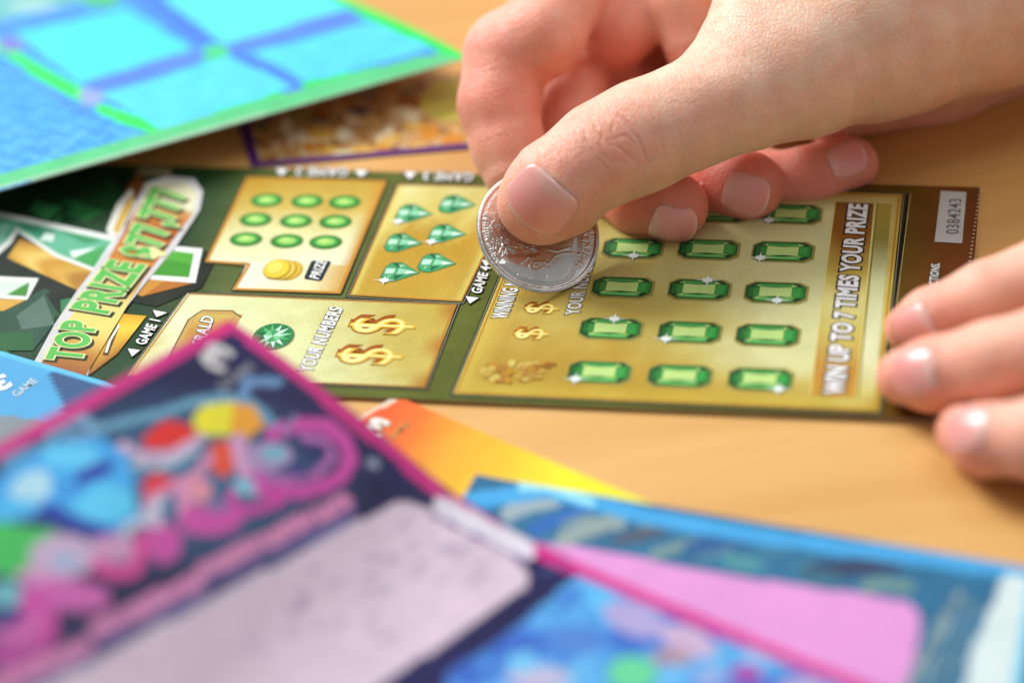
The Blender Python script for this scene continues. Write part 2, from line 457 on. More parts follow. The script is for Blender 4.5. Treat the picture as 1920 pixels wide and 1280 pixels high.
for gi, (gx, gy, sp) in enumerate(GEMS):
    mb = MB(); q = (gx, gy); W, H, ch = 5.95, 3.1, 1.8
    def octa(w, h, c, dx=0, dy=0): return [(-w+c+dx, -h+dy), (w-c+dx, -h+dy), (w+dx, -h+c*.75+dy), (w+dx, h-c*.75+dy), (w-c+dx, h+dy), (-w+c+dx, h+dy), (-w+dx, h-c*.75+dy), (-w+dx, -h+c*.75+dy)]
    T.loc(mb, q, octa(W+.45, H+.45, ch, .15, -.1), (150, 146, 76), 8)
    T.loc(mb, q, octa(W, H, ch), (26, 70, 40), 9)
    iw, ih = 3.2, 1.6
    # facets
    T.loc(mb, q, [(iw, -ih), (W-.25, -H+ch*.7), (W-.25, H-ch*.7), (iw, ih)], (44, 138, 58), 10)
    T.loc(mb, q, [(iw+.2, -ih), (W-.9, -H+ch*.7+.6), (W-1.0, H-ch*.7-.2), (iw+.2, ih)], (62, 160, 74), 11)
    T.loc(mb, q, [(-iw, -ih), (-iw, ih), (-W+.5, H-ch*.8), (-W+.5, -H+ch*.8)], (38, 110, 52), 10)
    T.loc(mb, q, [(-iw, -ih*.9), (-iw, ih*.9), (-W+1.5, ih*.7), (-W+1.5, -ih*.7)], (60, 140, 66), 11)
    T.loc(mb, q, [(-W+ch, H-.15), (-iw, ih), (iw, ih), (W-ch, H-.15)], (34, 104, 50), 10)
    T.loc(mb, q, [(-W+ch+.7, H-.55), (-iw+.4, ih), (iw-.4, ih), (W-ch-.6, H-.6)], (70, 160, 78), 11)
    T.loc(mb, q, [(-W+ch, -H+.15), (W-ch, -H+.15), (iw, -ih), (-iw, -ih)], (52, 134, 60), 10)
    T.loc(mb, q, [(-W+ch-.4, -H+.6), (W-ch-.4, -H+.35), (iw-.6, -ih), (0, -ih-.45), (-iw+.6, -ih)], (112, 196, 106), 11)
    T.loc(mb, q, [(-iw, -ih), (0, -ih+.25), (iw, -ih), (iw, ih), (0, ih-.25), (-iw, ih)], (190, 222, 134), 12)
    for sx in (-1, 1):
        for sy in (-1, 1):
            T.loc(mb, q, [(sx*iw, sy*ih), (sx*(iw+1.15), sy*(ih+.35)), (sx*(iw-.3), sy*(ih+.75))], (184, 222, 130) if (sx*sy > 0) else (140, 200, 110), 13)
    c = T.S(q)
    offs = {1: (-4.3, -2.6), 2: (.4, 2.9), 3: (1.4, 2.9), 4: (3.9, -2.9), 5: (.6, -2.8)}
    if sp: sparkle(mb, c+EX*offs[sp][0]+EY*offs[sp][1], 1.9, 14)
    mb.build('emerald_symbol', M_print, pan4)
# oval gems
for r_, row in enumerate([[(350, 225), (570, 230), (775, 235)], [(290, 330), (510, 338), (725, 342)], [(237, 437), (460, 447), (672, 453)]]):
    for cx, cy in row:
        q = (cx/2.909+380, cy/2.909+300); mb = MB()
        T.disc(mb, q, 3.6, 2.5, (120, 140, 60), 8); T.disc(mb, q, 3.35, 2.35, (36, 120, 44), 9)
        T.disc(mb, q, 2.75, 1.85, (70, 160, 66), 10); T.disc(mb, q, 2.0, 1.25, (150, 214, 104), 11); T.disc(mb, (q[0]-2, q[1]-1), 1.0, .6, (196, 230, 130), 12)
        mb.build('oval_gem_symbol', M_print, pan2)
# gold coins and PRIZE tag
mb = MB()
for dx, c in ((22, (214, 180, 60)), (11, (224, 196, 80)), (0, (232, 204, 60))):
    T.disc(mb, (520+dx, 507+dx*.1), 2.9, 3.4, (190, 150, 40), 8+.2*(22-dx)); T.disc(mb, (519+dx, 506+dx*.1), 2.6, 3.1, c, 8.1+.2*(22-dx))
T.disc(mb, (516, 504), 1.6, 2.0, (238, 222, 100), 14)
mb.build('coin_symbol', M_print, pan2)
mb = MB()
T.poly(mb, [(586, 490), (618, 491), (621, 494), (604, 527), (600, 529), (572, 525), (571, 521), (583, 493)], (28, 44, 50), 8)
T.text(mb, 'PRIZE', (597, 526), (613, 492), (580, 522), (240, 240, 236), 9, off=.03)
mb.build('prize_tag', M_print, pan2)
# diamond symbols
for (cx, cy) in [(749.5, 513), (818, 496), (755, 458), (837, 441), (775, 403), (856, 386)]:
    mb = MB(); q = (cx, cy)
    D = [(-2.2, 3.1), (-.2, 3.3), (4.0, .1), (-.6, -2.9), (-2.6, -2.7), (-3.5, -1.5), (-3.1, 1.8)]
    T.loc(mb, q, [(a*1.08, b*1.08) for a, b in D], (44, 110, 70), 8); T.loc(mb, q, D, (70, 160, 104), 9)
    T.loc(mb, q, [(-2.2, 3.1), (-.2, 3.3), (-.6, 1.5)], (30, 96, 60), 10); T.loc(mb, q, [(-.4, 1.5), (4, .1), (-.6, -.6)], (150, 214, 176), 10)
    T.loc(mb, q, [(-3, 1.3), (-1, 1.2), (-1.2, -.4), (-3.1, -.6)], (190, 234, 208), 10); T.loc(mb, q, [(-1, -1), (.8, -.8), (-.6, -2.6)], (30, 104, 66), 10)
    T.loc(mb, q, [(-2.4, -1.2), (-1.2, -.9), (-2, -2.4)], (120, 200, 150), 11); T.loc(mb, q, [(1.2, -.5), (3.4, .1), (1.4, .7)], (226, 244, 230), 11); T.loc(mb, q, [(-.8, 2.9), (.9, 2.2), (-.2, 1.8)], (160, 220, 180), 11)
    if (cx, cy) not in [(755, 458), (856, 386), (818, 496)]: sparkle(mb, T.S(q)-EX*2.6-EY*2.9, 1.7, 13)
    mb.build('diamond_symbol', M_print, pan3)
# round gem of game 1
mb = MB(); q = (512, 632)
T.disc(mb, (513, 633), 4.35, 4.3, (120, 130, 90), 8); T.disc(mb, q, 4.15, 4.15, (40, 130, 70), 9)
for k in range(12):
    a = k*math.pi/6; b = a+math.pi/6; c_ = [(150, 220, 170), (30, 104, 56), (90, 180, 110), (210, 240, 220)][(k*7+k//2) % 4]
    T.loc(mb, q, [(1.9*math.cos(a), 1.9*math.sin(a)), (3.9*math.cos(a+.26), 3.9*math.sin(a+.26)), (1.9*math.cos(b), 1.9*math.sin(b))], c_, 10+.2*(k % 2))
for k in range(6):
    a = k*math.pi/3; b = a+math.pi/3
    T.loc(mb, q, [(0, 0), (2*math.cos(a), 2*math.sin(a)), (2*math.cos(b), 2*math.sin(b))], [(190, 230, 206), (70, 160, 96), (120, 200, 140)][k % 3], 11)
mb.build('round_gem_symbol', M_print, pan1)
# dollar signs (printed on their side)
def dollar(base, top, end, par):
    mb = MB()
    T.text(mb, '$', base, end, top, (230, 186, 58), 9, off=.012, outline=.03, ocol=(158, 84, 20), shadow=(.10, .0), cap=.76)
    T.text(mb, '$', (base[0]-1, base[1]+1), (end[0]-1, end[1]+1), (top[0]-1, top[1]+1), (248, 236, 150), 11, off=-.02, cap=.76)
    mb.build('dollar_symbol', M_print, par)
dollar((752, 632), (640, 627), (766, 600), pan1); dollar((729, 689), (616, 684), (743, 656), pan1)
dollar((1035, 592), (975, 590), (1042, 572), pan4); dollar((1015, 640), (955, 638), (1023, 619), pan4)
# money bag, embossed brown
mb = MB()
r2 = np.random.RandomState(4)
for k in range(60):
    a = r2.rand()*6.28; rr = math.sqrt(r2.rand()); q = (962+50*rr*math.cos(a)+r2.randn()*4, 700+20*rr*math.sin(a))
    c_ = [(178, 138, 58), (196, 160, 70), (170, 122, 48), (206, 186, 96), (186, 140, 40)][k % 5]
    T.disc(mb, q, .5+r2.rand()*1.1, .4+r2.rand()*.8, c_, 8+.08*k, n=10, rot=r2.rand()*3)
for k in range(12): T.disc(mb, (1000+3.5*k, 694-1.2*k+r2.randn()*2), .55, .4, (172, 120, 44), 13, n=8)
mb.build('money_bag_symbol', M_print, pan4)

# lettering on the ticket
mb = MB()
T.text(mb, 'YOUR NUMBERS', (584, 699), (643, 580), (560, 695), (244, 244, 240), 9, off=.035, outline=.075)
T.text(mb, 'EMERALD', (372, 676), (402, 597), (350, 672), (244, 244, 240), 11, off=.03, outline=.07)
mb.build('lettering', M_print, pan1)
mb = MB()
def tri(pts, L=9): T.poly(mb, [(p[0]+(p[0]-sum(x for x, _ in pts)/3)*.3, p[1]+(p[1]-sum(y for _, y in pts)/3)*.3) for p in pts], (20, 20, 12), L-1); T.poly(mb, pts, (246, 246, 242), L)
for txt, a, b, c, col, t1, t2 in (('GAME 4', (901, 553), (920, 503), (883, 550), (244, 244, 240), [(873, 557), (898, 560), (881, 571)], [(903, 489), (926, 491), (911, 501)]),
        ('GAME 1', (272, 649), (301, 603), (253, 645), (244, 244, 240), [(240, 655), (263, 658), (248, 670)], [(287, 583), (314, 588), (294, 596)]),
        ('GAME 2', (655, 318), (556, 316), (652, 333), (226, 226, 220), [(516, 318), (541, 319), (528, 332)], [(665, 321), (691, 322), (677, 334)]),
        ('GAME 3', (890, 327), (796, 324), (887, 342), (226, 226, 220), [(757, 324), (782, 325), (768, 338)], None)):
    mb = MB(); T.text(mb, txt, a, b, c, col, 9, off=.035, outline=.085); tri(t1)
    if t2: tri(t2)
    mb.build('game_label', M_print, T.root)
# game 4 wording
mb = MB()
T.text(mb, 'WINNING NUMBERS', (950, 599), (993, 487), (922, 597), (246, 246, 242), 9, off=.03, outline=.075)
T.text(mb, 'YOUR NUMBERS', (1085, 591), (1118, 478), (1060, 591), (246, 246, 242), 9, off=.03, outline=.075)
mb.build('lettering', M_print, pan4)
# multiplier strip
mb = MB()
T.panel(mb, [(1519, 742), (1603, 747), (1639, 383), (1566, 380)], lambda u, v: ramp(v+.06*np.sin(u*3), [(0, (196, 150, 56)), (.15, (190, 138, 60)), (.35, (204, 190, 100)), (.5, (226, 218, 140)), (.62, (204, 180, 84)), (.85, (148, 92, 34)), (1, (130, 88, 34))]), 8)
T.panel(mb, [(1609, 748), (1640, 750), (1672, 384), (1646, 383)], lambda u, v: ramp(v, [(0, (200, 186, 96)), (.2, (222, 226, 180)), (.6, (214, 216, 160)), (.8, (150, 140, 66)), (1, (178, 156, 64))]), 8)
T.line(mb, [(1604, 748), (1641, 383)], .22, (240, 224, 120), 9); T.line(mb, [(1519, 742), (1566, 380)], .22, (236, 216, 130), 9)
T.line(mb, [(1608, 748), (1645, 383)], .3, (130, 120, 50), 9)
T.text(mb, 'WIN UP TO 7 TIMES YOUR PRIZE', (1581, 741), (1626, 386), (1545, 738), (246, 246, 244), 10, off=.045, outline=.115)
mb.build('multiplier_strip', M_print, pan4)
# right hand stub of the ticket
mb = MB()
T.line(mb, [(1662, 690), (1703, 366)], .5, (20, 16, 10), 5); T.line(mb, [(1666, 690), (1707, 366)], .15, (206, 190, 130), 6)
T.text(mb, 'SEE BACK FOR INSTRUCTIONS.', (1744, 650), (1762, 496), (1728, 648), (240, 240, 234), 9, off=.03, outline=.09)
mb.build('instruction_text', M_print, T.root)
mb = MB()
for k in range(60):      # perforation nicks along the end
    T.disc(mb, (1838-.145*(k*7.2), 353+k*7.2), .26, .2, (214, 204, 180), 3, n=6)
mb.build('perforated_edge', M_print, T.root)
mb = MB()
T.poly(mb, [(1764, 359), (1812, 361), (1804, 457), (1752, 454)], (196, 196, 190), 4)
r3 = np.random.RandomState(2)
T.text(mb, '0384243', (1797, 440), (1803, 374), (1773, 440), (110, 110, 108), 5, off=.01)
mb.build('serial_sticker', M_soft, T.root)

# left-hand artwork : green gems, big ribbon figures, prize banner
def c5(x, y): return (x/2.908, y/2.908+280)
def C5(*a): return [c5(a[i], a[i+1]) for i in range(0, len(a), 2)]
mb = MB()
r4 = np.random.RandomState(12)
for k in range(90):
    cx, cy = r4.rand()*420-10, 330+r4.rand()*370
    if cx > 250-(cy-330)*.35: continue
    s_ = 10+r4.rand()*38
    P = [(cx+s_*math.cos(a)*(.6+.6*r4.rand()), cy+.6*s_*math.sin(a)*(.6+.6*r4.rand())) for a in (0, 1.4, 2.8, 4.3)]
    T.poly(mb, P, [(22, 74, 38), (36, 100, 52), (18, 56, 30), (52, 124, 72), (12, 38, 22), (28, 84, 50)][k % 6], 1+k*.02)
T.poly(mb, C5(-60, 350, 0, 340, 620, 480, 600, 560, 430, 800, 150, 860, -60, 900), (12, 30, 18), 3)
T.poly(mb, C5(0, 880, 250, 760, 330, 830, 290, 960, 180, 1100, -60, 1080), (38, 78, 58), 3.2)
T.poly(mb, C5(90, 910, 240, 800, 300, 960, 120, 985), (82, 112, 98), 3.4)
T.poly(mb, C5(250, 790, 330, 770, 330, 900, 300, 870), (10, 26, 16), 3.6)
T.poly(mb, C5(0, 1000, 180, 1000, 180, 1100, -40, 1100), (26, 92, 40), 3.6)
# ribbon: underside gold, face green with white outline
T.panel(mb, C5(40, 595, 430, 775, 515, 660, 110, 490), lambda u, v: ramp(u+.15*np.sin(v*4), [(0, (176, 128, 50)), (.2, (204, 160, 60)), (.4, (226, 196, 104)), (.6, (196, 142, 40)), (.85, (206, 166, 70)), (1, (170, 120, 40))]), 4.4)
T.poly(mb, C5(-80, 340, 20, 350, 640, 480, 620, 520, 520, 672, 300, 590, 100, 455, 60, 520, -80, 640), (226, 232, 224), 5)
T.poly(mb, C5(-80, 372, 20, 378, 615, 505, 600, 520, 512, 650, 320, 575, 90, 430, 40, 500, -80, 590), (98, 178, 142), 6)
for p_, c_ in ((C5(80, 395, 300, 445, 260, 520), (62, 140, 108)), (C5(250, 460, 300, 470, 290, 510, 215, 500), (214, 236, 224)), (C5(380, 560, 530, 540, 400, 600), (220, 238, 226)), (C5(400, 600, 580, 530, 510, 645), (70, 160, 84)), (C5(-60, 400, 60, 420, 20, 500, -60, 560), (140, 206, 180)), (C5(300, 440, 560, 500, 470, 520), (64, 150, 100))):
    T.poly(mb, p_, c_, 7)
T.poly(mb, C5(-80, 820, 150, 822, 20, 885, -80, 885), (206, 160, 64), 5)
T.poly(mb, C5(-80, 695, 212, 708, 150, 825, -80, 812), (236, 240, 234), 6)
T.poly(mb, C5(165, 728, 145, 806, 35, 800), (66, 140, 56), 7); T.poly(mb, C5(-60, 720, 165, 726, 35, 800, -60, 795), (206, 224, 206), 6.8)
T.poly(mb, C5(1100, 540, 1180, 600, 1100, 760, 850, 860, 700, 830, 830, 712), (26, 34, 18), 3)
T.poly(mb, C5(820, 712, 1052, 735, 775, 806, 735, 790), (200, 140, 52), 5); T.poly(mb, C5(900, 722, 1052, 735, 775, 806), (176, 108, 34), 5.4)
T.poly(mb, C5(925, 532, 1106, 546, 1066, 734, 800, 712), (238, 240, 234), 6)
T.poly(mb, C5(930, 556, 1058, 572, 1032, 704, 830, 690), (66, 150, 44), 7); T.poly(mb, C5(930, 556, 1058, 572, 1048, 630, 890, 610), (84, 170, 56), 7.4)
# gold horseshoe like swirl beside the banner
T.panel(mb, C5(480, 1240, 640, 1120, 800, 912, 640, 898), lambda u, v: ramp(v, [(0, (150, 92, 30)), (.4, (206, 160, 50)), (.7, (236, 200, 60)), (1, (214, 160, 30))]), 5)
T.poly(mb, C5(560, 1125, 590, 1130, 655, 965, 625, 960), (90, 60, 20), 6)
T.line(mb, C5(580, 1110, 600, 1050, 650, 965), .55, (236, 232, 214), 7)
# second small piece top
T.poly(mb, C5(580, 445, 640, 300, 720, 220, 735, 300, 650, 480, 600, 480), (222, 222, 210), 6); T.poly(mb, C5(620, 440, 690, 290, 725, 250, 725, 310, 640, 470), (206, 166, 60), 7)
T.poly(mb, C5(735, 150, 760, 100, 930, 105, 940, 150), (150, 146, 110), 4)
T.poly(mb, C5(690, 220, 760, 130, 800, 200, 720, 400, 700, 400), (120, 72, 30), 4.5)
mb.build('printed_artwork', M_print, T.root)
mb = MB()
T.poly(mb, C5(180, 1180, 300, 960, 420, 780, 560, 600, 700, 410, 740, 300, 800, 190, 900, 158, 1060, 168, 1108, 240, 1090, 340, 960, 540, 800, 730, 690, 870, 560, 1020, 480, 1240), (206, 206, 204), 13)
T.panel(mb, C5(215, 1190, 470, 1240, 780, 720, 590, 610), lambda u, v: ramp(v, [(0, (150, 84, 34)), (.2, (184, 130, 54)), (.4, (228, 206, 110)), (.7, (232, 212, 130)), (1, (196, 130, 44))]), 14)
T.panel(mb, C5(590, 610, 780, 720, 1060, 350, 770, 300), lambda u, v: ramp(v, [(0, (196, 130, 44)), (.3, (198, 120, 34)), (.6, (170, 84, 22)), (.9, (196, 130, 60)), (1, (206, 176, 110))]), 14)
T.poly(mb, C5(768, 304, 830, 200, 900, 185, 1020, 190, 1078, 250, 1056, 352), (222, 220, 184), 14)
def ptxt(t, s, e, tp): T.text(mb, t, c5(*s), c5(*e), c5(*tp), (90, 186, 84), 17, off=.035, outline=.075, ocol=(228, 226, 160)); 
def ptxt2(t, s, e, tp): T.text(mb, t, (c5(*s)[0]+3, c5(*s)[1]+3), (c5(*e)[0]+3, c5(*e)[1]+3), (c5(*tp)[0]+3, c5(*tp)[1]+3), (30, 50, 20), 16, off=.09)
for a in (('TOP', (432, 1168), (530, 955), (255, 1150)), ('PRIZE', (578, 912), (792, 640), (388, 880)), ('$77,777', (842, 608), (1020, 235), (655, 585))):
    ptxt2(*a); ptxt(*a)
mb.build('prize_banner', M_print, T.root)
mb = MB()
T.poly(mb, [(372, 588), (380, 583), (436, 584), (444, 590), (456, 591), (450, 600), (404, 690), (310, 684), (352, 600)], (196, 160, 90), 7.2)
T.line(mb, [(310, 684), (354, 600), (372, 588), (380, 583), (436, 584), (444, 590), (452, 596)], .3, (110, 80, 30), 7.6)
T.panel(mb, [(318, 680), (380, 682), (440, 592), (372, 590)], lambda u, v: ramp(v, [(0, (216, 196, 120)), (.6, (190, 140, 60)), (1, (206, 180, 90))]), 8)
mb.build('name_plaque', M_print, pan1)

# ---- 2. blue and green ticket, upper left ------------------------------------------------
_b0 = hit((878, 108), 9.5)[:2]; _b1 = hit((0, 356), 9.5)[:2]; _bd = (_b1-_b0)/np.hypot(*(_b1-_b0)); _bn = np.array([_bd[1], -_bd[0]]); _bn = _bn if _bn[1] > 0 else -_bn
def zblue(x, y):     # front edge curls up off the table
    t = np.clip(((np.asarray(x, float)-_b0[0])*_bn[0]+(np.asarray(y, float)-_b0[1])*_bn[1])/75, 0, 1)
    return 2.2+7.3*(1-t*t*(3-2*t))
TB = Ticket('bright cyan and green ticket with big blue panels, corner of it lifted', zf=zblue, origin=(300, 150))
def spk(px, py, C):
    n = .5*smooth_noise(px*.16, py*.24, 5)+.5*smooth_noise(px*.31+5, py*.45, 6)
    m = inpoly(px, py, [(-300, 60), (0, 115), (130, 205), (330, 262), (200, 330), (-300, 460)])
    C[m] = np.clip(ramp(.5+.5*n[m], [(0, (30, 96, 214)), (.4, (60, 150, 236)), (.7, (100, 196, 246)), (1, (170, 222, 244))]), 0, 1)
    return C
def soft(px, py, C):
    n = .6*smooth_noise(px*.05, py*.08, 9)+.7*smooth_noise(px*.2, py*.3, 10); return np.clip(C*(.92+.07*n[:, None]), 0, 1)
bl_ops = [
    ('p', [(-300, 500), (-300, 330), (870, 92), (640, -10), (900, -100), (1000, 140)], (60, 226, 110)),
    ('p', [(-300, 455), (0, 326), (240, 262), (470, 198), (840, 96), (900, 96), (900, 130), (870, 128), (0, 362), (-300, 480)], (70, 214, 120)),
    ('f', spk),
    ('l', [(-200, 30), (0, 88), (60, 125), (155, 180)], 26, (60, 236, 96)), ('l', [(190, 205), (320, 250)], 20, (60, 240, 96)),
    ('e', (400, 100), (34, 22), (70, 220, 130)), ('e', (20, 84), (26, 14), (130, 130, 214)), ('e', (170, 180), (22, 18), (150, 170, 214)),
    ('l', [(250, -30), (400, 90), (640, 215)], 30, (74, 126, 232)), ('l', [(290, 262), (560, 186), (870, 98)], 14, (104, 150, 228)), ('l', [(180, 160), (400, 95), (660, 30)], 26, (92, 136, 226)),
    ('e', (405, 98), (26, 16), (80, 214, 150)),
    ('p', [(28, 62), (240, 18), (360, 92), (150, 156)], (82, 224, 248)), ('p', [(300, -6), (560, -60), (650, 18), (420, 82)], (96, 228, 248)),
    ('p', [(190, 178), (432, 106), (552, 162), (300, 244)], (92, 216, 250)), ('p', [(472, 100), (690, 42), (840, 84), (580, 152)], (90, 212, 250)),
    ('p', [(-300, -80), (-300, 60), (10, 40), (240, -20), (200, -80)], (110, 190, 190)), ('e', (60, 10), (50, 10), (170, 214, 210)), ('e', (190, 2), (40, 12), (80, 200, 110)),
    ('l', [(640, -30), (700, 15), (800, 52), (890, 86)], 26, (54, 236, 90)), ('l', [(880, 112), (470, 222), (0, 350), (-300, 440)], 7, (150, 206, 170)),
    ('l', [(930, 84), (700, 142), (470, 208), (0, 338), (-300, 424)], 26, (96, 206, 138)), ('l', [(905, 104), (840, 80), (740, 34), (640, -12)], 44, (54, 226, 92)), ('l', [(930, 96), (470, 222), (0, 352), (-300, 440)], 7, (160, 206, 172)),
    ('f', soft)]
A0 = TB.S((878, 108)); A1 = TB.S((0, 356)); d1 = (A1-A0); d1 /= np.linalg.norm(d1[:2])
A3 = TB.S((628, -12)); d2 = (A3-A0); d2 = d2/np.linalg.norm(d2[:2])
TB.card([A0, A0+d2*130, A0+d2*130+d1*200, A0+d1*200], raster((78, 150, 236), bl_ops), (130, 220), mat=M_soft)

# ---- 3. gold ticket with purple edge ------------------------------------------------------
TP = Ticket('gold patterned ticket with purple border behind the emerald ticket', z=.5, origin=(700, 220))
def goldm(px, py, C):
    n = smooth_noise(px*.11, py*.16, 21); n2 = smooth_noise(px*.3, py*.4, 22)
    m = inpoly(px, py, [(472, 240), (486, 303), (900, 266), (1400, 230), (1400, -100), (500, -100)])
    G = ramp(.5+.35*n+.3*n2, [(0, (60, 34, 40)), (.25, (140, 84, 34)), (.5, (196, 140, 60)), (.66, (226, 200, 150)), (.8, (150, 130, 130)), (1, (222, 170, 60))])
    C[m] = G[m]
    rr_ = np.random.RandomState(3)
    for k in range(70):
        cx, cy, a_, b_ = 480+rr_.rand()*440, 150+rr_.rand()*155, 8+rr_.rand()*22, 6+rr_.rand()*12
        lowp = cy > 240-(cx-480)*.12  # upper blobs get darker colours, painting in the cyan ticket's cast shadow
        c_ = lin(*([(236, 220, 180), (226, 180, 80), (224, 214, 160), (206, 136, 44), (196, 150, 90)] if lowp else [(150, 130, 110), (170, 150, 80), (110, 84, 100), (160, 100, 40), (130, 124, 80)])[k % 5])
        e = m & (((px-cx)/a_)**2+((py-cy)/b_)**2 < 1); C[e] = c_
    b = m & (((px-838)/50)**2+((py-190)/38)**2 < 1); C[b] = lin(206, 196, 90)
    return C
K0 = TP.S((472, 313)); K1 = TP.S((880, 277)); K2 = TP.S((447, 236))
e1 = (K1-K0)/np.linalg.norm(K1-K0); e2 = (K2-K0)/np.linalg.norm(K2-K0)
TP.card([K0, K0+e1*105, K0+e1*105+e2*31, K0+e2*31], raster((86, 34, 118), [('f', goldm)]), (220, 130), mat=M_soft)

# ---- 4. orange and yellow ticket -----------------------------------------------------------
TO = Ticket('orange to yellow ticket with its corner showing below the emerald ticket', z=.75, origin=(800, 820))
def sunset(px, py, C):
    t = ((px-720)*.8+(py-770)*.55)/440
    C = ramp(t, [(0, (240, 96, 44)), (.14, (240, 116, 44)), (.3, (232, 164, 48)), (.55, (240, 196, 50)), (.8, (244, 236, 50)), (1.3, (246, 240, 60))])
    m = inpoly(px, py, [(738, 738), (745, 750), (650, 800), (640, 790)]); C[m] = lin(224, 204, 180)
    n = smooth_noise(px*.02, py*.03, 2); return np.clip(C*(1+.06*n[:, None]), 0, 1)
K0 = TO.S((742, 741)); K1 = TO.S((1275, 966)); K2 = TO.S((655, 792))
e1 = (K1-K0)/np.linalg.norm(K1-K0); e2 = (K2-K0)/np.linalg.norm(K2-K0)
TO.card([K0, K0+e2*60, K0+e2*60+e1*115, K0+e1*115], raster((240, 120, 40), [('f', sunset)]), (100, 190), mat=M_soft)
mb = MB()
TO.text(mb, '3', (716, 820), (680, 806), (735, 794), (236, 236, 226), 3, off=.04, outline=.08, ocol=(150, 120, 60))
TO.text(mb, 'GAME', (722, 838), (772, 796), (712, 830), (170, 140, 80), 3, off=.02)
mb.build('game_number', M_soft, TO.root)

# ---- 5. teal ticket with pink scratch panel --------------------------------------------------
def zteal(x, y): return 1.7+np.clip(-(x+6), 0, 14)*.05
TT = Ticket('teal ticket with plain pink scratch panel and pale end strip, lower right', zf=zteal, origin=(1400, 1100))
def c8(x, y): return (700+x/1.5738, 880+y/1.5738)
def tealbase(px, py, C):
    n = smooth_noise(px*.03, py*.06, 31); return np.clip(C*(1+.15*n[:, None]), 0, 1)
def E8(x, y, a, b, c, r=0): return ('e', c8(x, y), (a/1.5738, b/1.5738), c, r)
tt_ops = [('f', tealbase), ('l', [c8(400, 130), c8(450, 105), c8(530, 90)], 30, (150, 170, 178)), ('l', [c8(420, 80), c8(470, 70)], 14, (110, 150, 176)), ('l', [c8(470, 180), c8(540, 145), c8(620, 125)], 24, (44, 104, 176)), ('l', [c8(330, 110), c8(420, 70)], 18, (50, 130, 190)),
          ('l', [c8(560, 210), c8(620, 180), c8(720, 150)], 34, (140, 160, 158)), ('l', [c8(600, 215), c8(700, 180)], 8, (90, 120, 140)), ('l', [c8(560, 160), c8(640, 135)], 12, (110, 140, 150)), E8(790, 192, 90, 20, (80, 92, 110), -14), ('l', [c8(830, 250), c8(880, 232), c8(950, 215)], 20, (118, 146, 146)), E8(820, 160, 40, 14, (110, 126, 130), -14), E8(1010, 222, 100, 30, (48, 96, 146), -8), E8(1090, 275, 70, 18, (80, 148, 152), 10),
          E8(1180, 240, 60, 20, (60, 120, 150)), E8(1420, 290, 160, 26, (56, 70, 98), -3), ('l', [c8(1450, 345), c8(1500, 335), c8(1580, 345)], 20, (112, 146, 138)), ('l', [c8(1240, 290), c8(1300, 270)], 8, (80, 140, 150)), ('l', [c8(960, 262), c8(1060, 235)], 10, (90, 130, 150)), E8(1320, 320, 60, 20, (60, 110, 130)),
          ('l', [(860, 940), (1025, 918), (1200, 965), (1380, 998), (1920, 1072), (2000, 1084)], 30, (70, 164, 220)),
          ('l', [c8(440, 50), c8(520, 50), c8(640, 95)], 18, (150, 222, 240)),
          ('p', [(950, 1008), (1120, 1030), (1300, 1066), (1500, 1098), (1640, 1116), (1706, 1130), (1728, 1158), (1715, 1230), (1690, 1300), (900, 1300)], (222, 150, 210)),
          ('p', [(1885, 1075), (1935, 1082), (1900, 1300), (1800, 1300), (1830, 1200)], (210, 226, 224)),
          ('l', [(1940, 1080), (1905, 1300)], 18, (104, 200, 232)),
          ('l', [(1800, 1110), (1720, 1300)], 9, (150, 168, 162)), ('l', [(1782, 1120), (1700, 1300)], 5, (84, 110, 116)), ('l', [(1825, 1130), (1760, 1300)], 7, (130, 156, 152)), ('l', [(1770, 1150), (1690, 1300)], 6, (160, 176, 168))]
K0 = TT.S((1025, 912)); K1 = TT.S((1922, 1062)); K0 = K0+(K0-K1)/np.linalg.norm(K0-K1)*0
e1 = (K1-K0)/np.linalg.norm(K1-K0); e2 = np.array([e1[1], -e1[0], 0])
e2 = e2/np.linalg.norm(e2)
K0 = K0-e1*14
TT.card([K0, K0+e2*80, K0+e2*80+e1*111, K0+e1*111], raster((46, 108, 144), tt_ops), (150, 200), mat=M_soft)

# ---- 6. light blue ticket at the left edge ----------------------------------------------------
TL = Ticket('light blue ticket poking out at the left beneath the pink edged ticket', z=1.75, origin=(60, 730))
lb_ops = [('p', [(90, 690), (180, 712), (330, 760), (120, 770)], (34, 76, 124)), ('p', [(-200, 752), (100, 790), (300, 900), (-200, 900)], (120, 132, 140)),
          ('l', [(-100, 632), (0, 662), (190, 714), (400, 772)], 14, (88, 184, 230))]
K0 = TL.S((345, 758)); K1 = TL.S((-60, 640)); e1 = (K1-K0)/np.linalg.norm(K1-K0); e2 = np.array([-e1[1], e1[0], 0])
TL.card([K0, K0+e1*130, K0+e1*130+e2*60, K0+e2*60], raster((66, 156, 206), lb_ops), (120, 70), mat=M_soft)
mb = MB(); TL.text(mb, '3', (25, 722), (-5, 735), (10, 700), (226, 232, 236), 3, off=.05); TL.text(mb, 'GAME', (32, 745), (72, 715), (20, 738), (190, 206, 214), 3, off=.02)
mb.build('game_number', M_soft, TL.root)

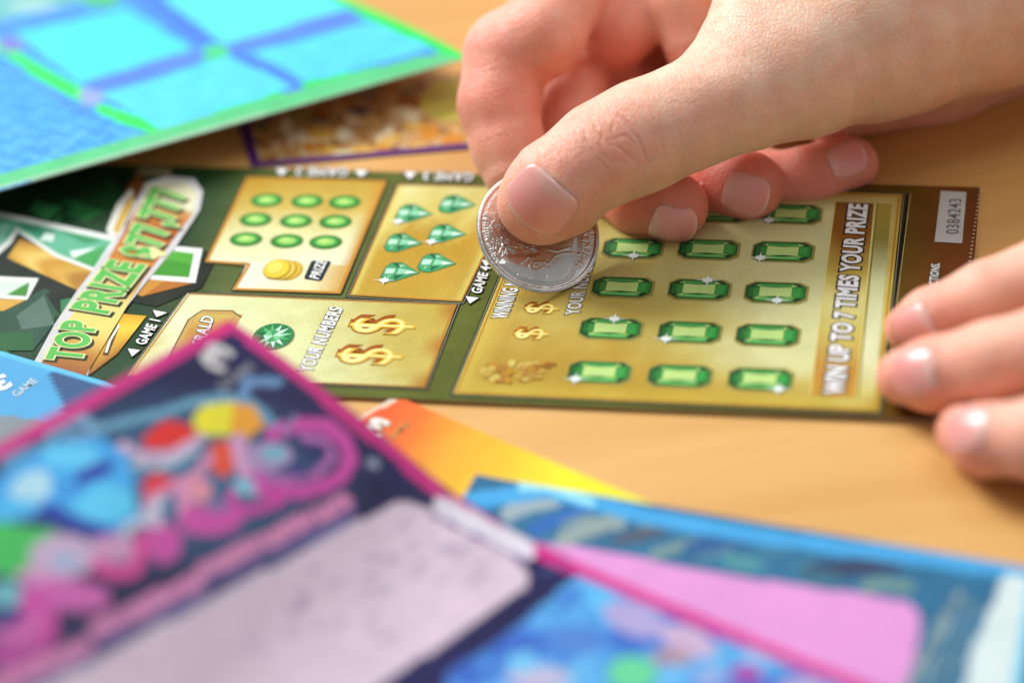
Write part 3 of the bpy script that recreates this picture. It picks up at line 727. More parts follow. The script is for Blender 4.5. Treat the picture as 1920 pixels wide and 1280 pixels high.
# ---- 7. navy ticket with magenta edge, curled ---------------------------------------------------
_A = hit((1250, 1130), 5); _B = hit((1640, 1285), 5); _d = (_B-_A)[:2]; _d = _d/np.hypot(*_d)
_t = np.array([-115, -92.9, -81.1, -68.6, -57.3, -47.4, -38, -28, -14.4, 0, 26.6, 60, 120]); _h = np.array([41, 33.0, 28.2, 22.6, 17, 11.9, 8.6, 6.6, 5.4, 5.0, 4.3, 4.0, 4.0])
_h[2:6] = [28.6, 22.9, 17.0, 11.6]
def zpink(x, y):
    t = (np.asarray(x, float)-_A[0])*_d[0]+(np.asarray(y, float)-_A[1])*_d[1]
    return sum(np.interp(t+o, _t, _h) for o in (-5, -2.5, 0, 2.5, 5))/5
TK = Ticket('curled navy ticket with magenta border and lilac scratch panel, nearest', zf=zpink, origin=(500, 1000))
def navy(px, py, C):
    n = smooth_noise(px*.012, py*.016, 41); return np.clip(C*(1+.3*n[:, None]), 0, 1)
def fadeglow(px, py, C):   # pale cyan halo printed round the artwork
    r = np.hypot((px-330)/330, (py-900)/170); w = np.clip(1.1-r, 0, 1)*.5
    return C*(1-w[:, None])+lin(70, 150, 190)*w[:, None]
def confetti(px, py, C):
    m = inpoly(px, py, [(1090, 1070), (1180, 1105), (1400, 1200), (1700, 1330), (1700, 1500), (800, 1500), (840, 1260), (950, 1190)])
    n = smooth_noise(px*.022, py*.03, 43); G = ramp(.5+.5*n, [(0, (44, 84, 176)), (.35, (60, 110, 200)), (.6, (80, 160, 222)), (.85, (110, 190, 232)), (1, (150, 190, 230))]); C[m] = G[m]; return C
def panelmottle(px, py, C):
    m = inpoly(px, py, PAN); n = .6*smooth_noise(px*.02, py*.03, 47)+.6*smooth_noise(px*.11, py*.15, 48); w = (.93+.09*n)[:, None]; C[m] = (C*w)[m]; return C
PAN = [(700, 962), (735, 942), (765, 940), (800, 952), (975, 1055), (992, 1080), (985, 1102), (950, 1124), (500, 1430), (-300, 1600), (-150, 1400), (60, 1300)]
M_ = (212, 44, 134)
LT = (178, 168, 180)
r5 = np.random.RandomState(8)
ops = [('f', navy), ('f', fadeglow),
       ]
def c7(x, y): return (x/1.8824, 600+y/1.8824)
def P7(a, c): ops.append(('p', [c7(*q) for q in a], c))
def E7(x, y, a, b, c, r=0): ops.append(('e', c7(x, y), (a/1.8824, b/1.8824), c, r))
def L7(a, w, c): ops.append(('l', [c7(*q) for q in a], w/1.8824, c))
L7([(160, 470), (190, 380), (280, 330), (340, 385), (450, 355), (560, 330), (680, 290), (800, 268), (900, 300), (970, 370)], 34, (104, 158, 186)); L7([(860, 270), (868, 215), (985, 218)], 34, (106, 146, 190))
P7([(0, 470), (160, 430), (200, 520), (0, 640)], (90, 140, 176)); E7(275, 380, 70, 44, (116, 160, 190)); E7(275, 385, 40, 14, (56, 76, 130), 8)
P7([(-60, 600), (60, 500), (190, 430), (350, 410), (450, 470), (475, 560), (460, 620), (500, 700), (380, 750), (250, 725), (150, 690), (-60, 720)], (66, 170, 236))
E7(370, 645, 110, 66, (92, 206, 246)); E7(250, 480, 100, 44, (100, 206, 250)); E7(110, 590, 78, 58, (178, 224, 240), -30); E7(60, 660, 80, 30, (80, 190, 240)); E7(250, 600, 60, 24, (60, 150, 226))
E7(335, 535, 82, 26, (34, 60, 164), -24); P7([(120, 680), (180, 640), (260, 690), (400, 735), (370, 765), (240, 735)], (30, 60, 164)); L7([(380, 760), (480, 730), (520, 680)], 26, (60, 120, 190))
P7([(-80, 690), (100, 730), (205, 740), (135, 830), (90, 915), (-80, 880)], (66, 190, 92))
P7([(495, 412), (590, 352), (670, 366), (702, 410), (640, 452), (520, 455)], (224, 40, 30)); P7([(675, 350), (715, 300), (830, 286), (850, 340), (820, 405), (700, 405)], (236, 226, 46)); P7([(820, 290), (900, 305), (935, 370), (880, 415), (815, 400)], (240, 166, 44))
P7([(720, 480), (760, 425), (825, 430), (835, 500), (800, 560), (760, 540)], (232, 80, 44)); P7([(495, 575), (560, 535), (620, 560), (565, 625), (510, 615)], (224, 42, 58))
L7([(430, 440), (500, 480), (600, 480), (710, 420)], 34, (206, 172, 200)); L7([(470, 510), (560, 520), (690, 465)], 24, (168, 190, 208)); L7([(520, 640), (610, 590), (700, 540), (740, 480)], 38, (214, 140, 178))
E7(690, 600, 62, 44, (228, 148, 168)); L7([(640, 600), (650, 680), (740, 720)], 46, (220, 146, 190))
L7([(840, 430), (860, 520), (900, 590)], 60, (212, 160, 200)); L7([(880, 565), (960, 605), (1080, 605), (1200, 560), (1238, 490), (1215, 420), (1150, 372), (1050, 368), (960, 400)], 52, (208, 74, 166)); L7([(900, 540), (1000, 565), (1120, 540), (1175, 480), (1150, 430), (1070, 412)], 24, (190, 110, 180))
E7(950, 480, 84, 50, (176, 150, 192)); E7(965, 470, 44, 26, (118, 184, 204)); E7(1110, 460, 54, 22, (42, 38, 104), 16); E7(1050, 535, 52, 18, (70, 60, 132)); L7([(1000, 400), (1040, 340)], 20, (120, 130, 170))
L7([(830, 600), (800, 650), (880, 672), (980, 640), (970, 600)], 38, (204, 62, 158)); E7(862, 585, 40, 30, (128, 192, 212))
E7(745, 700, 118, 58, (206, 78, 164), -5); E7(765, 655, 54, 20, (128, 110, 160))
E7(580, 785, 62, 72, (206, 80, 166)); E7(400, 805, 96, 50, (202, 150, 188)); L7([(320, 855), (400, 892), (480, 882), (505, 765)], 48, (218, 72, 152)); L7([(440, 745), (520, 685), (570, 640)], 36, (188, 200, 216)); E7(545, 700, 34, 30, (200, 190, 214))
E7(220, 830, 116, 78, (198, 172, 202)); E7(230, 850, 50, 30, (160, 178, 210)); E7(240, 965, 150, 56, (206, 100, 176), 8); E7(120, 900, 60, 30, (210, 150, 196))
E7(100, 1070, 104, 130, (204, 74, 162)); E7(30, 1040, 54, 40, (56, 58, 130)); E7(20, 965, 60, 46, (108, 182, 192)); E7(60, 1180, 120, 56, (176, 72, 152)); L7([(-40, 1100), (80, 1120), (140, 1040)], 20, (214, 130, 190))
# letter band: unreadable raised pink capitals, drawn as broken strokes
for a, b in (((720, 880), (1215, 640)), ((345, 1088), (690, 920)), ((-60, 1310), (300, 1150))):
    L7([(a[0]+14, a[1]+34), (b[0]+14, b[1]+34)], 60, (96, 84, 140)); L7([a, b], 60, (216, 134, 178))
    a = np.array(a, float); b = np.array(b, float); n_k = int(np.hypot(*(b-a))/34)
    for k in range(n_k):
        p = a+(b-a)*(k+.5)/n_k; L7([tuple(p+np.array([-12, -26])), tuple(p+np.array([-2, -4]))] if k % 3 else [tuple(p+np.array([-4, -6])), tuple(p+np.array([12, 26]))], 7, (130, 60, 130)); L7([tuple(p+np.array([6, -24])), tuple(p+np.array([18, 10]))], 5, (236, 170, 200))
L7([(60, 1330), (360, 1180), (760, 965), (1240, 705)], 16, (104, 110, 156))
ops += [('p', PAN, (226, 204, 220)), ('f', panelmottle)]
for p, w in (((800, 1000), 60), ((720, 1050), 70), ((850, 1030), 40), ((640, 1090), 80), ((700, 1100), 50), ((560, 1130), 70), ((780, 1070), 60), ((470, 1190), 60), ((600, 1170), 60), ((900, 1080), 30), ((700, 1180), 50)):
    for k in range(4):
        q = np.array(p)+r5.randn(2)*np.array([w*.35, 12]); ops.append(('e', tuple(q), (8+r5.rand()*16, 3+r5.rand()*4), (186, 166, 190), -28))
ops += [('f', confetti), ('e', (1190, 1160), (60, 30), (170, 160, 206), 20), ('e', (1290, 1200), (56, 26), (196, 170, 200), 20), ('e', (1260, 1230), (40, 16), (170, 140, 150)), ('e', (1185, 1262), (48, 34), (100, 206, 150)), ('e', (1400, 1262), (32, 20), (160, 80, 170)),
        ('e', (1080, 1200), (60, 30), (76, 130, 206)), ('e', (1010, 1270), (60, 20), (190, 180, 206)), ('e', (1330, 1270), (30, 18), (150, 170, 220)), ('e', (980, 1240), (30, 20), (110, 190, 234)), ('e', (1500, 1290), (40, 18), (190, 170, 206)), ('e', (1120, 1110), (30, 20), (90, 180, 234)),
        ('l', [(-300, 1005), (0, 843), (428, 612)], 24, M_), ('l', [(430, 605), (530, 680), (640, 770), (740, 850), (830, 930), (1000, 1030), (1120, 1082), (1250, 1137), (1500, 1242), (1700, 1325), (1900, 1400)], 24, M_),
        ('e', (412, 612), (30, 12), (226, 50, 120), -30),
        ('l', [(830, 950), (985, 1030)], 38, (226, 220, 232)), ('l', [(805, 962), (985, 1052)], 7, (110, 70, 140)),
        ('e', (700, 868), (12, 10), (150, 160, 180)), ('l', [(1010, 1075), (1060, 1058)], 5, (60, 90, 150))]
K0 = TK.S((430, 598))
L0 = TK.S((0, 830)); e2 = (L0-K0); e2[2] = 0; e2 /= np.linalg.norm(e2)
e1 = np.array([_d[0], _d[1], 0.])
TK.card([K0, K0+e2*125, K0+e2*125+e1*190, K0+e1*190], raster((26, 24, 78), ops), (210, 320), mat=M_soft)
mb = MB()
TK.text(mb, '3', (420, 700), (370, 674), (444, 664), (206, 204, 204), 4, off=.05)
TK.text(mb, 'GAME', (415, 735), (478, 690), (405, 724), (150, 150, 160), 4, off=.03)
mb.build('game_number', M_soft, TK.root)

# ------------------------------------------------------------------ coin
CW_R = 13.0; CW_T = 0.95
tilt = math.radians(28.5)
mjr2 = np.array([.756, .654]); mnr2 = np.array([.654, -.756])      # image directions of the disc's long and short axes
TOC = -ray((1010, 434)); TOC = TOC/np.linalg.norm(TOC)
def imgdir(v): return RT*v[0]-UP*v[1]
cu = imgdir(mjr2); cu = cu-TOC*(cu@TOC); cu /= np.linalg.norm(cu)
cm = imgdir(mnr2); cm = cm-TOC*(cm@TOC); cm /= np.linalg.norm(cm)
cn = math.cos(tilt)*TOC+math.sin(tilt)*cm
cvv = np.cross(cn, cu)                                    # second in-plane axis
# image like axes in the coin plane: ca right, cb up
ca = RT-cn*(RT@cn); ca /= np.linalg.norm(ca); cb = np.cross(cn, ca)
dep = 574.0
for _ in range(30):
    cc = at(1010.3, 434.3, dep)
    zmin = cc[2]-CW_R*math.sqrt(1-cn[2]**2)-CW_T*cn[2]
    dep += (zmin-1.16)/.58
COIN_D = dep
coin = empty('coin', (cc[0], cc[1], 1.1))
tag(coin, 'worn silver coin pinched by thumb and finger, its edge scraping the ticket', 'coin')
# face coordinates from crop pixels of the coin (per model unit about 49.6 px of the 5.335x crop)
def cq(x, y):
    """crop pixel -> coin plane coords"""
    px, py = 880+x/5.335, 320+y/5.335
    v = ray((px, py)); t = ((cc-CAM)@cn)/(v@cn); X = CAM+v*t-cc
    return np.array([X@ca, X@cb])
nr = 240
g = np.linspace(-1, 1, nr)
GX, GY = np.meshgrid(g, g, indexing='ij')
# square to disc mapping
DX = GX*np.sqrt(1-GY**2/2); DY = GY*np.sqrt(1-GX**2/2)
fx = (DX*CW_R).ravel(); fy = (DY*CW_R).ravel(); rr = np.hypot(fx, fy)
H = np.zeros(len(fx))
def sstep(a, b, x): t = np.clip((x-a)/(b-a), 0, 1); return t*t*(3-2*t)
H += .34*sstep(12.0, 12.3, rr)*(1-.35*sstep(12.7, 13.0, rr))+.05*(1-sstep(0, 11, rr))
def polysd(x, y, P):
    P = np.asarray(P); ins = inpoly(x, y, P); d = np.full(x.shape, 1e9)
    for a, b in zip(P, np.roll(P, -1, 0)):
        e = b-a; t = np.clip(((x-a[0])*e[0]+(y-a[1])*e[1])/(e@e), 0, 1); d = np.minimum(d, np.hypot(x-a[0]-t*e[0], y-a[1]-t*e[1]))
    return np.where(ins, d, -d)
def segd(a, b):
    e = b-a; t = np.clip(((fx-a[0])*e[0]+(fy-a[1])*e[1])/(e@e), 0, 1); return np.hypot(fx-a[0]-t*e[0], fy-a[1]-t*e[1])
HEAD = [cq(*p) for p in ((300, 930), (330, 880), (380, 845), (450, 825), (540, 830), (620, 830), (680, 815), (690, 760), (780, 640), (960, 560), (1080, 590), (1090, 680), (1070, 820), (1080, 960), (1040, 1060), (950, 1120), (820, 1150), (640, 1130), (480, 1080), (370, 1000))]
sd = polysd(fx, fy, HEAD)
H += .30*sstep(-.1, .9, sd)+.22*sstep(.5, 4.5, sd)
def stroke(pts, w, h):
    global H
    P = [cq(*p) for p in pts]
    d = np.min([segd(a, b) for a, b in zip(P[:-1], P[1:])], 0)
    H = H+.75*h*np.exp(-(d/w)**2)
for pts, w, h in (([(560, 900), (590, 860), (620, 880), (600, 940), (620, 990), (690, 1000), (740, 960), (720, 910), (660, 920)], .16, .16), ([(530, 930), (560, 880), (580, 860)], .14, .12), ([(640, 850), (660, 900), (650, 960), (700, 940)], .14, .12),
                  ([(740, 910), (780, 935), (800, 925), (850, 860), (930, 825), (1060, 820)], .14, .14), ([(790, 935), (820, 980), (840, 1050), (860, 1110)], .13, -.12), ([(730, 760), (790, 790), (870, 810), (1000, 770)], .18, .13),
                  ([(600, 1070), (570, 1100)], .12, -.06), ([(470, 1020), (480, 1030)], .14, -.1), ([(780, 1060), (790, 1120)], .12, .08), ([(1010, 990), (1030, 1010)], .16, .1), ([(1180, 830), (1150, 900), (1120, 920)], .14, -.14)):
    stroke(pts, w, h)
rc = np.random.RandomState(5)
# engraved landscape of short raised strokes, left of the head
Lm = 0
for k in range(230):
    x0, y0 = 140+rc.rand()*560, 440+rc.rand()*480
    q = cq(x0, y0)
    if np.hypot(*q) > 11.2 or polysd(np.array([q[0]]), np.array([q[1]]), HEAD)[0] > -.3: continue
    a = rc.choice([0.2, 1.5, 2.3, .9, -.4])+rc.randn()*.2; l = .25+rc.rand()*.6
    a0 = q-np.array([math.cos(a), math.sin(a)])*l; b0 = q+np.array([math.cos(a), math.sin(a)])*l
    d = segd(a0, b0); H += (.06+.06*rc.rand())*np.exp(-(d/.11)**2)
for pts in ([(160, 440), (230, 470), (330, 500)], [(140, 480), (210, 520), (290, 550)], [(320, 540), (310, 600)], [(270, 680), (240, 660)], [(330, 660), (340, 740), (300, 830)], [(250, 720), (430, 780), (330, 740), (430, 660)], [(330, 745), (460, 800)], [(520, 740), (680, 790)]):
    stroke(pts, .1, .2)
for k in range(34):      # beaded edge lettering strokes round the left rim and the date at right
    a = math.radians(128+k*2.9); 
    a0 = np.array([math.cos(a), math.sin(a)])
    d = segd(a0*10.6, a0*11.3); H += .10*np.exp(-(d/.12)**2)*(1 if k % 4 else .2)
for k, (x, y) in enumerate([(1090, 960), (1110, 930), (1130, 890), (1155, 850), (1180, 810), (1200, 760), (1215, 710), (1225, 660), (1225, 610), (1110, 840), (1130, 790), (1150, 740), (1160, 690), (1170, 640)]):
    q = cq(x, y); t = q/np.hypot(*q)*.45; n_ = np.array([-t[1], t[0]])*.7
    for a0, b0 in (((q-t, q+t),), ((q-t, q+n_),), ((q-n_, q+n_),), ((q-t-n_, q+t-n_),))[k % 4]: 
        d = segd(a0, b0); H += .17*np.exp(-(d/.13)**2)
    d = segd(q+n_-t, q+n_+t); H += .14*np.exp(-(d/.12)**2)
H += .012*smooth_noise(fx*1.2, fy*1.2, 55)
H *= .8
VF = cc+fx[:, None]*ca+fy[:, None]*cb+(H-.3)[:, None]*cn
i = np.arange(nr*nr).reshape(nr, nr)
Q = np.stack([i[:-1, :-1], i[1:, :-1], i[1:, 1:], i[:-1, 1:]], -1).reshape(-1, 4)
mesh_obj('coin_face', VF, Q, M_metal, coin, smooth=True)
# reeded edge and back
n = 119*6; th = np.linspace(0, 2*math.pi, n, endpoint=False)
ph = (np.arange(n) % 6)
rad = CW_R+np.where(ph < 3, .0, -.13)
topz = (H.max()*0+.34*.65*.8-.3)
rings = [(CW_R+0*rad, topz-.0), (CW_R*1.004+0*rad, topz-.12), (rad, topz-.2), (rad, -CW_T+.1), (CW_R-.1+0*rad, -CW_T-.15), (11.8+0*rad, -CW_T-.15), (11.5+0*rad, -CW_T+.02), (0.01+0*rad, -CW_T+.02)]
V = np.concatenate([cc+(r*np.cos(th))[:, None]*ca+(r*np.sin(th))[:, None]*cb+z*cn for r, z in rings])
F = [[k*n+j, (k+1)*n+j, (k+1)*n+(j+1) % n, k*n+(j+1) % n] for k in range(len(rings)-1) for j in range(n)]
mesh_obj('reeded_edge', V, F, M_metal, coin)

# ------------------------------------------------------------------ hands (signed distance field -> one continuous surface)
def smin(a, b, k):
    h = np.clip(.5+.5*(b-a)/k, 0, 1); return b*(1-h)+a*h-k*h*(1-h)
def cone(P, a, b, r1, r2, flat=None):
    ba = b-a; pa = P-a; h = np.clip(pa@ba/(ba@ba), 0, 1)
    D = pa-h[:, None]*ba
    if flat is not None:                 # squash along a direction: (dir, factor)
        dd, f = flat; c = D@dd; D = D+(c*(f-1))[:, None]*dd
        return np.sqrt((D*D).sum(1))-(r1+(r2-r1)*h)
    return np.sqrt((D*D).sum(1))-(r1+(r2-r1)*h)
class Hand:
    """groups: list of (k_into_body, [ (a,b,r1,r2,flat,k_in_group,red) ])"""
    def __init__(s): s.groups = []
    def chain(s, joints, k_body, k_in=2.0, flat=None, reds=None):
        """joints: list of (px,py,depth,r)"""
        P = [at(j[0], j[1], j[2]) for j in joints]
        segs = []
        for n_ in range(len(P)-1):
            rd = reds[n_] if reds else .3
            segs.append((P[n_], P[n_+1], joints[n_][3], joints[n_+1][3], flat, k_in if np.isscalar(k_in) else k_in[n_], rd))
        s.groups.append((k_body, segs)); return P
    def f(s, P, near=None):
        tot = None
        for kb, segs in s.groups:
            g = None
            for a, b, r1, r2, fl, ki, _ in segs:
                d = cone(P, a, b, r1, r2, fl); g = d if g is None else smin(g, d, ki)
            tot = g if tot is None else smin(tot, g, kb)
        return tot
    def red(s, P):
        w = np.zeros(len(P)); t = np.zeros(len(P))
        for kb, segs in s.groups:
            for a, b, r1, r2, fl, ki, rd in segs:
                d = cone(P, a, b, r1, r2, fl); e = np.exp(-np.maximum(d, 0)/1.6)
                rdv = rd
                if isinstance(rd, tuple):
                    ba = b-a; h = np.clip((P-a)@ba/(ba@ba), 0, 1); rdv = rd[0]+(rd[1]-rd[0])*h
                w += e; t += e*rdv
        return t/np.maximum(w, 1e-6)
    def grad(s, P, e=.15):
        G = np.stack([s.f(P+np.eye(3)[k]*e)-s.f(P-np.eye(3)[k]*e) for k in range(3)], -1)
        return G/np.maximum(np.linalg.norm(G, axis=1, keepdims=True), 1e-9)
    def fg(s, P, e=.15):
        K = np.array([[1, 1, 1], [1, -1, -1], [-1, 1, -1], [-1, -1, 1.]])*e
        D = [s.f(P+k) for k in K]
        G = sum(D[i][:, None]*K[i] for i in range(4)); return sum(D)/4, G/np.maximum(np.linalg.norm(G, axis=1, keepdims=True), 1e-9)
    def march(s, o, d, t0, t1):
        t = t0
        for _ in range(200):
            v = s.f((o+d*t)[None])[0]
            if v < .01: return o+d*t
            t += max(v*.7, .02)
            if t > t1: return None
    def surface(s, h=1.7, sub=2):
        ps = np.array([p for _, sg in s.groups for q in sg for p in (q[0]-q[2]-4, q[0]+q[2]+4, q[1]-q[3]-4, q[1]+q[3]+4)])
        lo, hi = ps.min(0), ps.max(0)
        ns = np.ceil((hi-lo)/h).astype(int)+1
        ax = [lo[k]+h*np.arange(ns[k]) for k in range(3)]
        G = np.stack(np.meshgrid(*ax, indexing='ij'), -1).reshape(-1, 3)
        val = np.concatenate([s.f(c) for c in np.array_split(G, max(1, len(G)//300000))]).reshape(ns)
        neg = val < 0
        c = np.zeros(np.array(ns)-1, int)
        for dx in (0, 1):
            for dy in (0, 1):
                for dz in (0, 1):
                    c += neg[dx:ns[0]-1+dx, dy:ns[1]-1+dy, dz:ns[2]-1+dz]
        act = (c > 0) & (c < 8)
        idx = -np.ones(act.shape, int); idx[act] = np.arange(act.sum())
        A = np.argwhere(act); V = np.zeros((len(A), 3)); cnt = np.zeros(len(A))
        offs = [(0, 0, 0), (1, 0, 0), (0, 1, 0), (1, 1, 0), (0, 0, 1), (1, 0, 1), (0, 1, 1), (1, 1, 1)]
        for p_ in range(8):
            for k in range(3):
                o1 = np.array(offs[p_])
                if o1[k]: continue
                o2 = o1.copy(); o2[k] = 1
                v1 = val[tuple((A+o1).T)]; v2 = val[tuple((A+o2).T)]
                m = (v1 < 0) != (v2 < 0); t = np.where(m, v1/(v1-v2+1e-12), 0)
                V += m[:, None]*((A+o1)+t[:, None]*(o2-o1)); cnt += m
        V = lo+h*V/cnt[:, None]
        F = []
        for k in range(3):
            u, v = [(1, 2), (2, 0), (0, 1)][k]
            sl1 = [slice(1, -1)]*3; 
            n1 = neg; a_ = [slice(None)]*3; b_ = [slice(None)]*3; a_[k] = slice(0, -1); b_[k] = slice(1, None)
            e = n1[tuple(a_)] != n1[tuple(b_)]
            E_ = np.argwhere(e); E_ = E_[(E_[:, u] > 0) & (E_[:, v] > 0) & (E_[:, u] < ns[u]-1) & (E_[:, v] < ns[v]-1)]
            s1 = n1[tuple(E_.T)]
            def cell(du, dv):
                q = E_.copy(); q[:, u] -= du; q[:, v] -= dv; return idx[tuple(q.T)]
            q = np.stack([cell(1, 1), cell(0, 1), cell(0, 0), cell(1, 0)], -1)
            q[~s1] = q[~s1][:, ::-1]; F.append(q)
        F = np.concatenate(F)
        for it in range(sub+1):
            for _ in range(3 if it < sub else 1):
                d, g = s.fg(V); V = V-np.clip(d, -h*.6, h*.6)[:, None]*g*.95
            if it == sub: break
            ed = np.concatenate([F[:, [0, 1]], F[:, [1, 2]], F[:, [2, 3]], F[:, [3, 0]]]); es = np.sort(ed, 1)
            un, inv_ = np.unique(es, axis=0, return_inverse=True); inv_ = inv_.ravel()
            n0 = len(V); me_ = V[un].mean(1); fc = V[F].mean(1); nf = len(F)
            e0, e1_, e2_, e3_ = [n0+inv_[k*nf:(k+1)*nf] for k in range(4)]; c_ = n0+len(un)+np.arange(nf)
            F = np.concatenate([np.stack([F[:, 0], e0, c_, e3_], -1), np.stack([F[:, 1], e1_, c_, e0], -1), np.stack([F[:, 2], e2_, c_, e1_], -1), np.stack([F[:, 3], e3_, c_, e2_], -1)])
            V = np.concatenate([V, me_, fc])
        return V, F
def nail(hand, V, Nn, q, tipdir_px, w, l, free=.12, lift=.12, tiltn=None, curve=1.0):
    """q: px centre of nail; tipdir_px: image direction towards the finger tip. returns plate mesh and displaced V"""
    v = ray(q); o = CAM; d = v/np.linalg.norm(v)
    X = hand.march(o, d, 480.0, 900.0)
    nn = hand.grad(X[None], .8)[0]
    if tiltn is not None: nn = nn+imgdir(tiltn); nn /= np.linalg.norm(nn)
    # tip direction: image dir projected to tangent plane, along view ray solution
    td = np.array(tipdir_px, float); td /= np.hypot(*td); d3 = imgdir(td); v1 = d3-d*((d3@nn)/(d@nn)); ax = v1/np.linalg.norm(v1)
    sd_ = np.cross(nn, ax)
    nu, nv = 25, 31
    U, W = np.meshgrid(np.linspace(-1, 1, nu), np.linspace(-.5, .5, nv), indexing='ij'); U = U.ravel(); W = W.ravel()
    B = X+(U*w/2)[:, None]*sd_+(W*l)[:, None]*ax
    h_ = np.zeros(len(U)); P = B+nn*3.0
    t = np.zeros(len(U))
    for _ in range(40):
        dd = hand.f(P-nn*t[:, None]); t += dd*.8
    h_ = np.clip(3.0-t, -4, 1.5)
    ok = (np.abs(U) < .9) & (W < .3)
    A = np.stack([np.ones_like(U), U*U, W, W*W, U], -1); co = np.linalg.lstsq(A[ok], h_[ok], rcond=None)[0]
    co[1] *= curve; co[3] = min(co[3], 0)*.55
    def hh(u, v_): return co[0]+co[1]*u*u+co[2]*v_+co[3]*v_*v_+co[4]*u
    # outline: rounded cuticle, rounded free edge
    def wid(v_):    # half width factor along v
        t_ = v_+.5
        a = np.where(t_ < .35, np.sqrt(np.clip(1-((.35-t_)/.35)**2, 0, 1))*.42+.58*np.clip(t_/.05, 0, 1)**.5*1.0, 1.0)
        b = np.where(t_ > .72, np.sqrt(np.clip(1-((t_-.72)/.285)**2, 0, 1)), 1.0)
        return np.minimum(a, b)*(.93+.07*t_)
    Uw = U*wid(W)
    top = X+(Uw*w/2)[:, None]*sd_+(W*l)[:, None]*ax+(hh(Uw, W)+lift)[:, None]*nn
    sink = .14*sstep(.80, 1.0, np.abs(U))*sstep(.5, .3, W)+.16*sstep(-.42, -.5, W)
    top = top-sink[:, None]*nn
    bot = top-nn*.35
    base = lin(250, 170, 162)
    C = np.tile(base, (len(U), 1)); _g = sstep(-.3, .35, W)*sstep(1.0, .2, np.abs(Uw)); C = C*(1-.5*_g[:, None])+lin(236, 134, 126)*.5*_g[:, None]
    lun = sstep(.30, .12, ((W+.5)+.10*(Uw)**2*2)); C = C*(1-.6*lun[:, None])+lin(246, 200, 186)*.6*lun[:, None]
    fe = .75*sstep(.5-free-.02, .5-free+.03, W+.10*Uw**2) if free > 0 else np.zeros(len(U))
    C = C*(1-fe[:, None])+lin(238, 214, 190)*fe[:, None]
    i_ = np.arange(nu*nv).reshape(nu, nv)
    Q = np.stack([i_[:-1, :-1], i_[1:, :-1], i_[1:, 1:], i_[:-1, 1:]], -1).reshape(-1, 4)
    if np.cross(top[Q[0, 1]]-top[Q[0, 0]], top[Q[0, 3]]-top[Q[0, 0]])@nn < 0: Q = Q[:, ::-1]
    m = len(top); rim = np.concatenate([i_[:, 0], i_[-1, 1:], i_[::-1, -1][1:], i_[0, ::-1][1:]])
    side = [[int(rim[k]), int(rim[k+1]), int(rim[k+1])+m, int(rim[k])+m] for k in range(len(rim)-1)]
    # press the flesh
    R_ = V-X; u = R_@sd_/(w/2); v_ = R_@ax/l; z = R_@nn
    near = (np.abs(u) < 1.5) & (np.abs(v_) < .8) & (Nn@nn > .05) & (z > -6) & (z < 4)
    wv = wid(np.clip(v_, -.499, .499)); 
    eu = np.abs(u)-np.maximum(wv, .05); ev = np.abs(v_)-.5
    dist = np.maximum(eu*w/2, ev*l)          # <0 inside, in units
    ins = near & (dist < 0)
    tgt = hh(np.clip(u, -1.05, 1.05), np.clip(v_, -.5, .5))+lift-.3
    V = V.copy()
    wgt = sstep(-.1, -.8, dist)
    V[ins] += ((np.minimum(tgt-z, 0)*wgt)[:, None]*nn)[ins]
    out = near & (dist >= -.15) & (dist < 3)
    notfree = sstep(.42, .25, v_)
    V[out] += ((.2*np.exp(-((dist-.3)/.8)**2)*notfree)[:, None]*nn)[out]
    return V, (np.concatenate([top, bot]), np.concatenate([Q, Q[:, ::-1]+m]).tolist()+side, np.concatenate([C, C])), (X, nn)

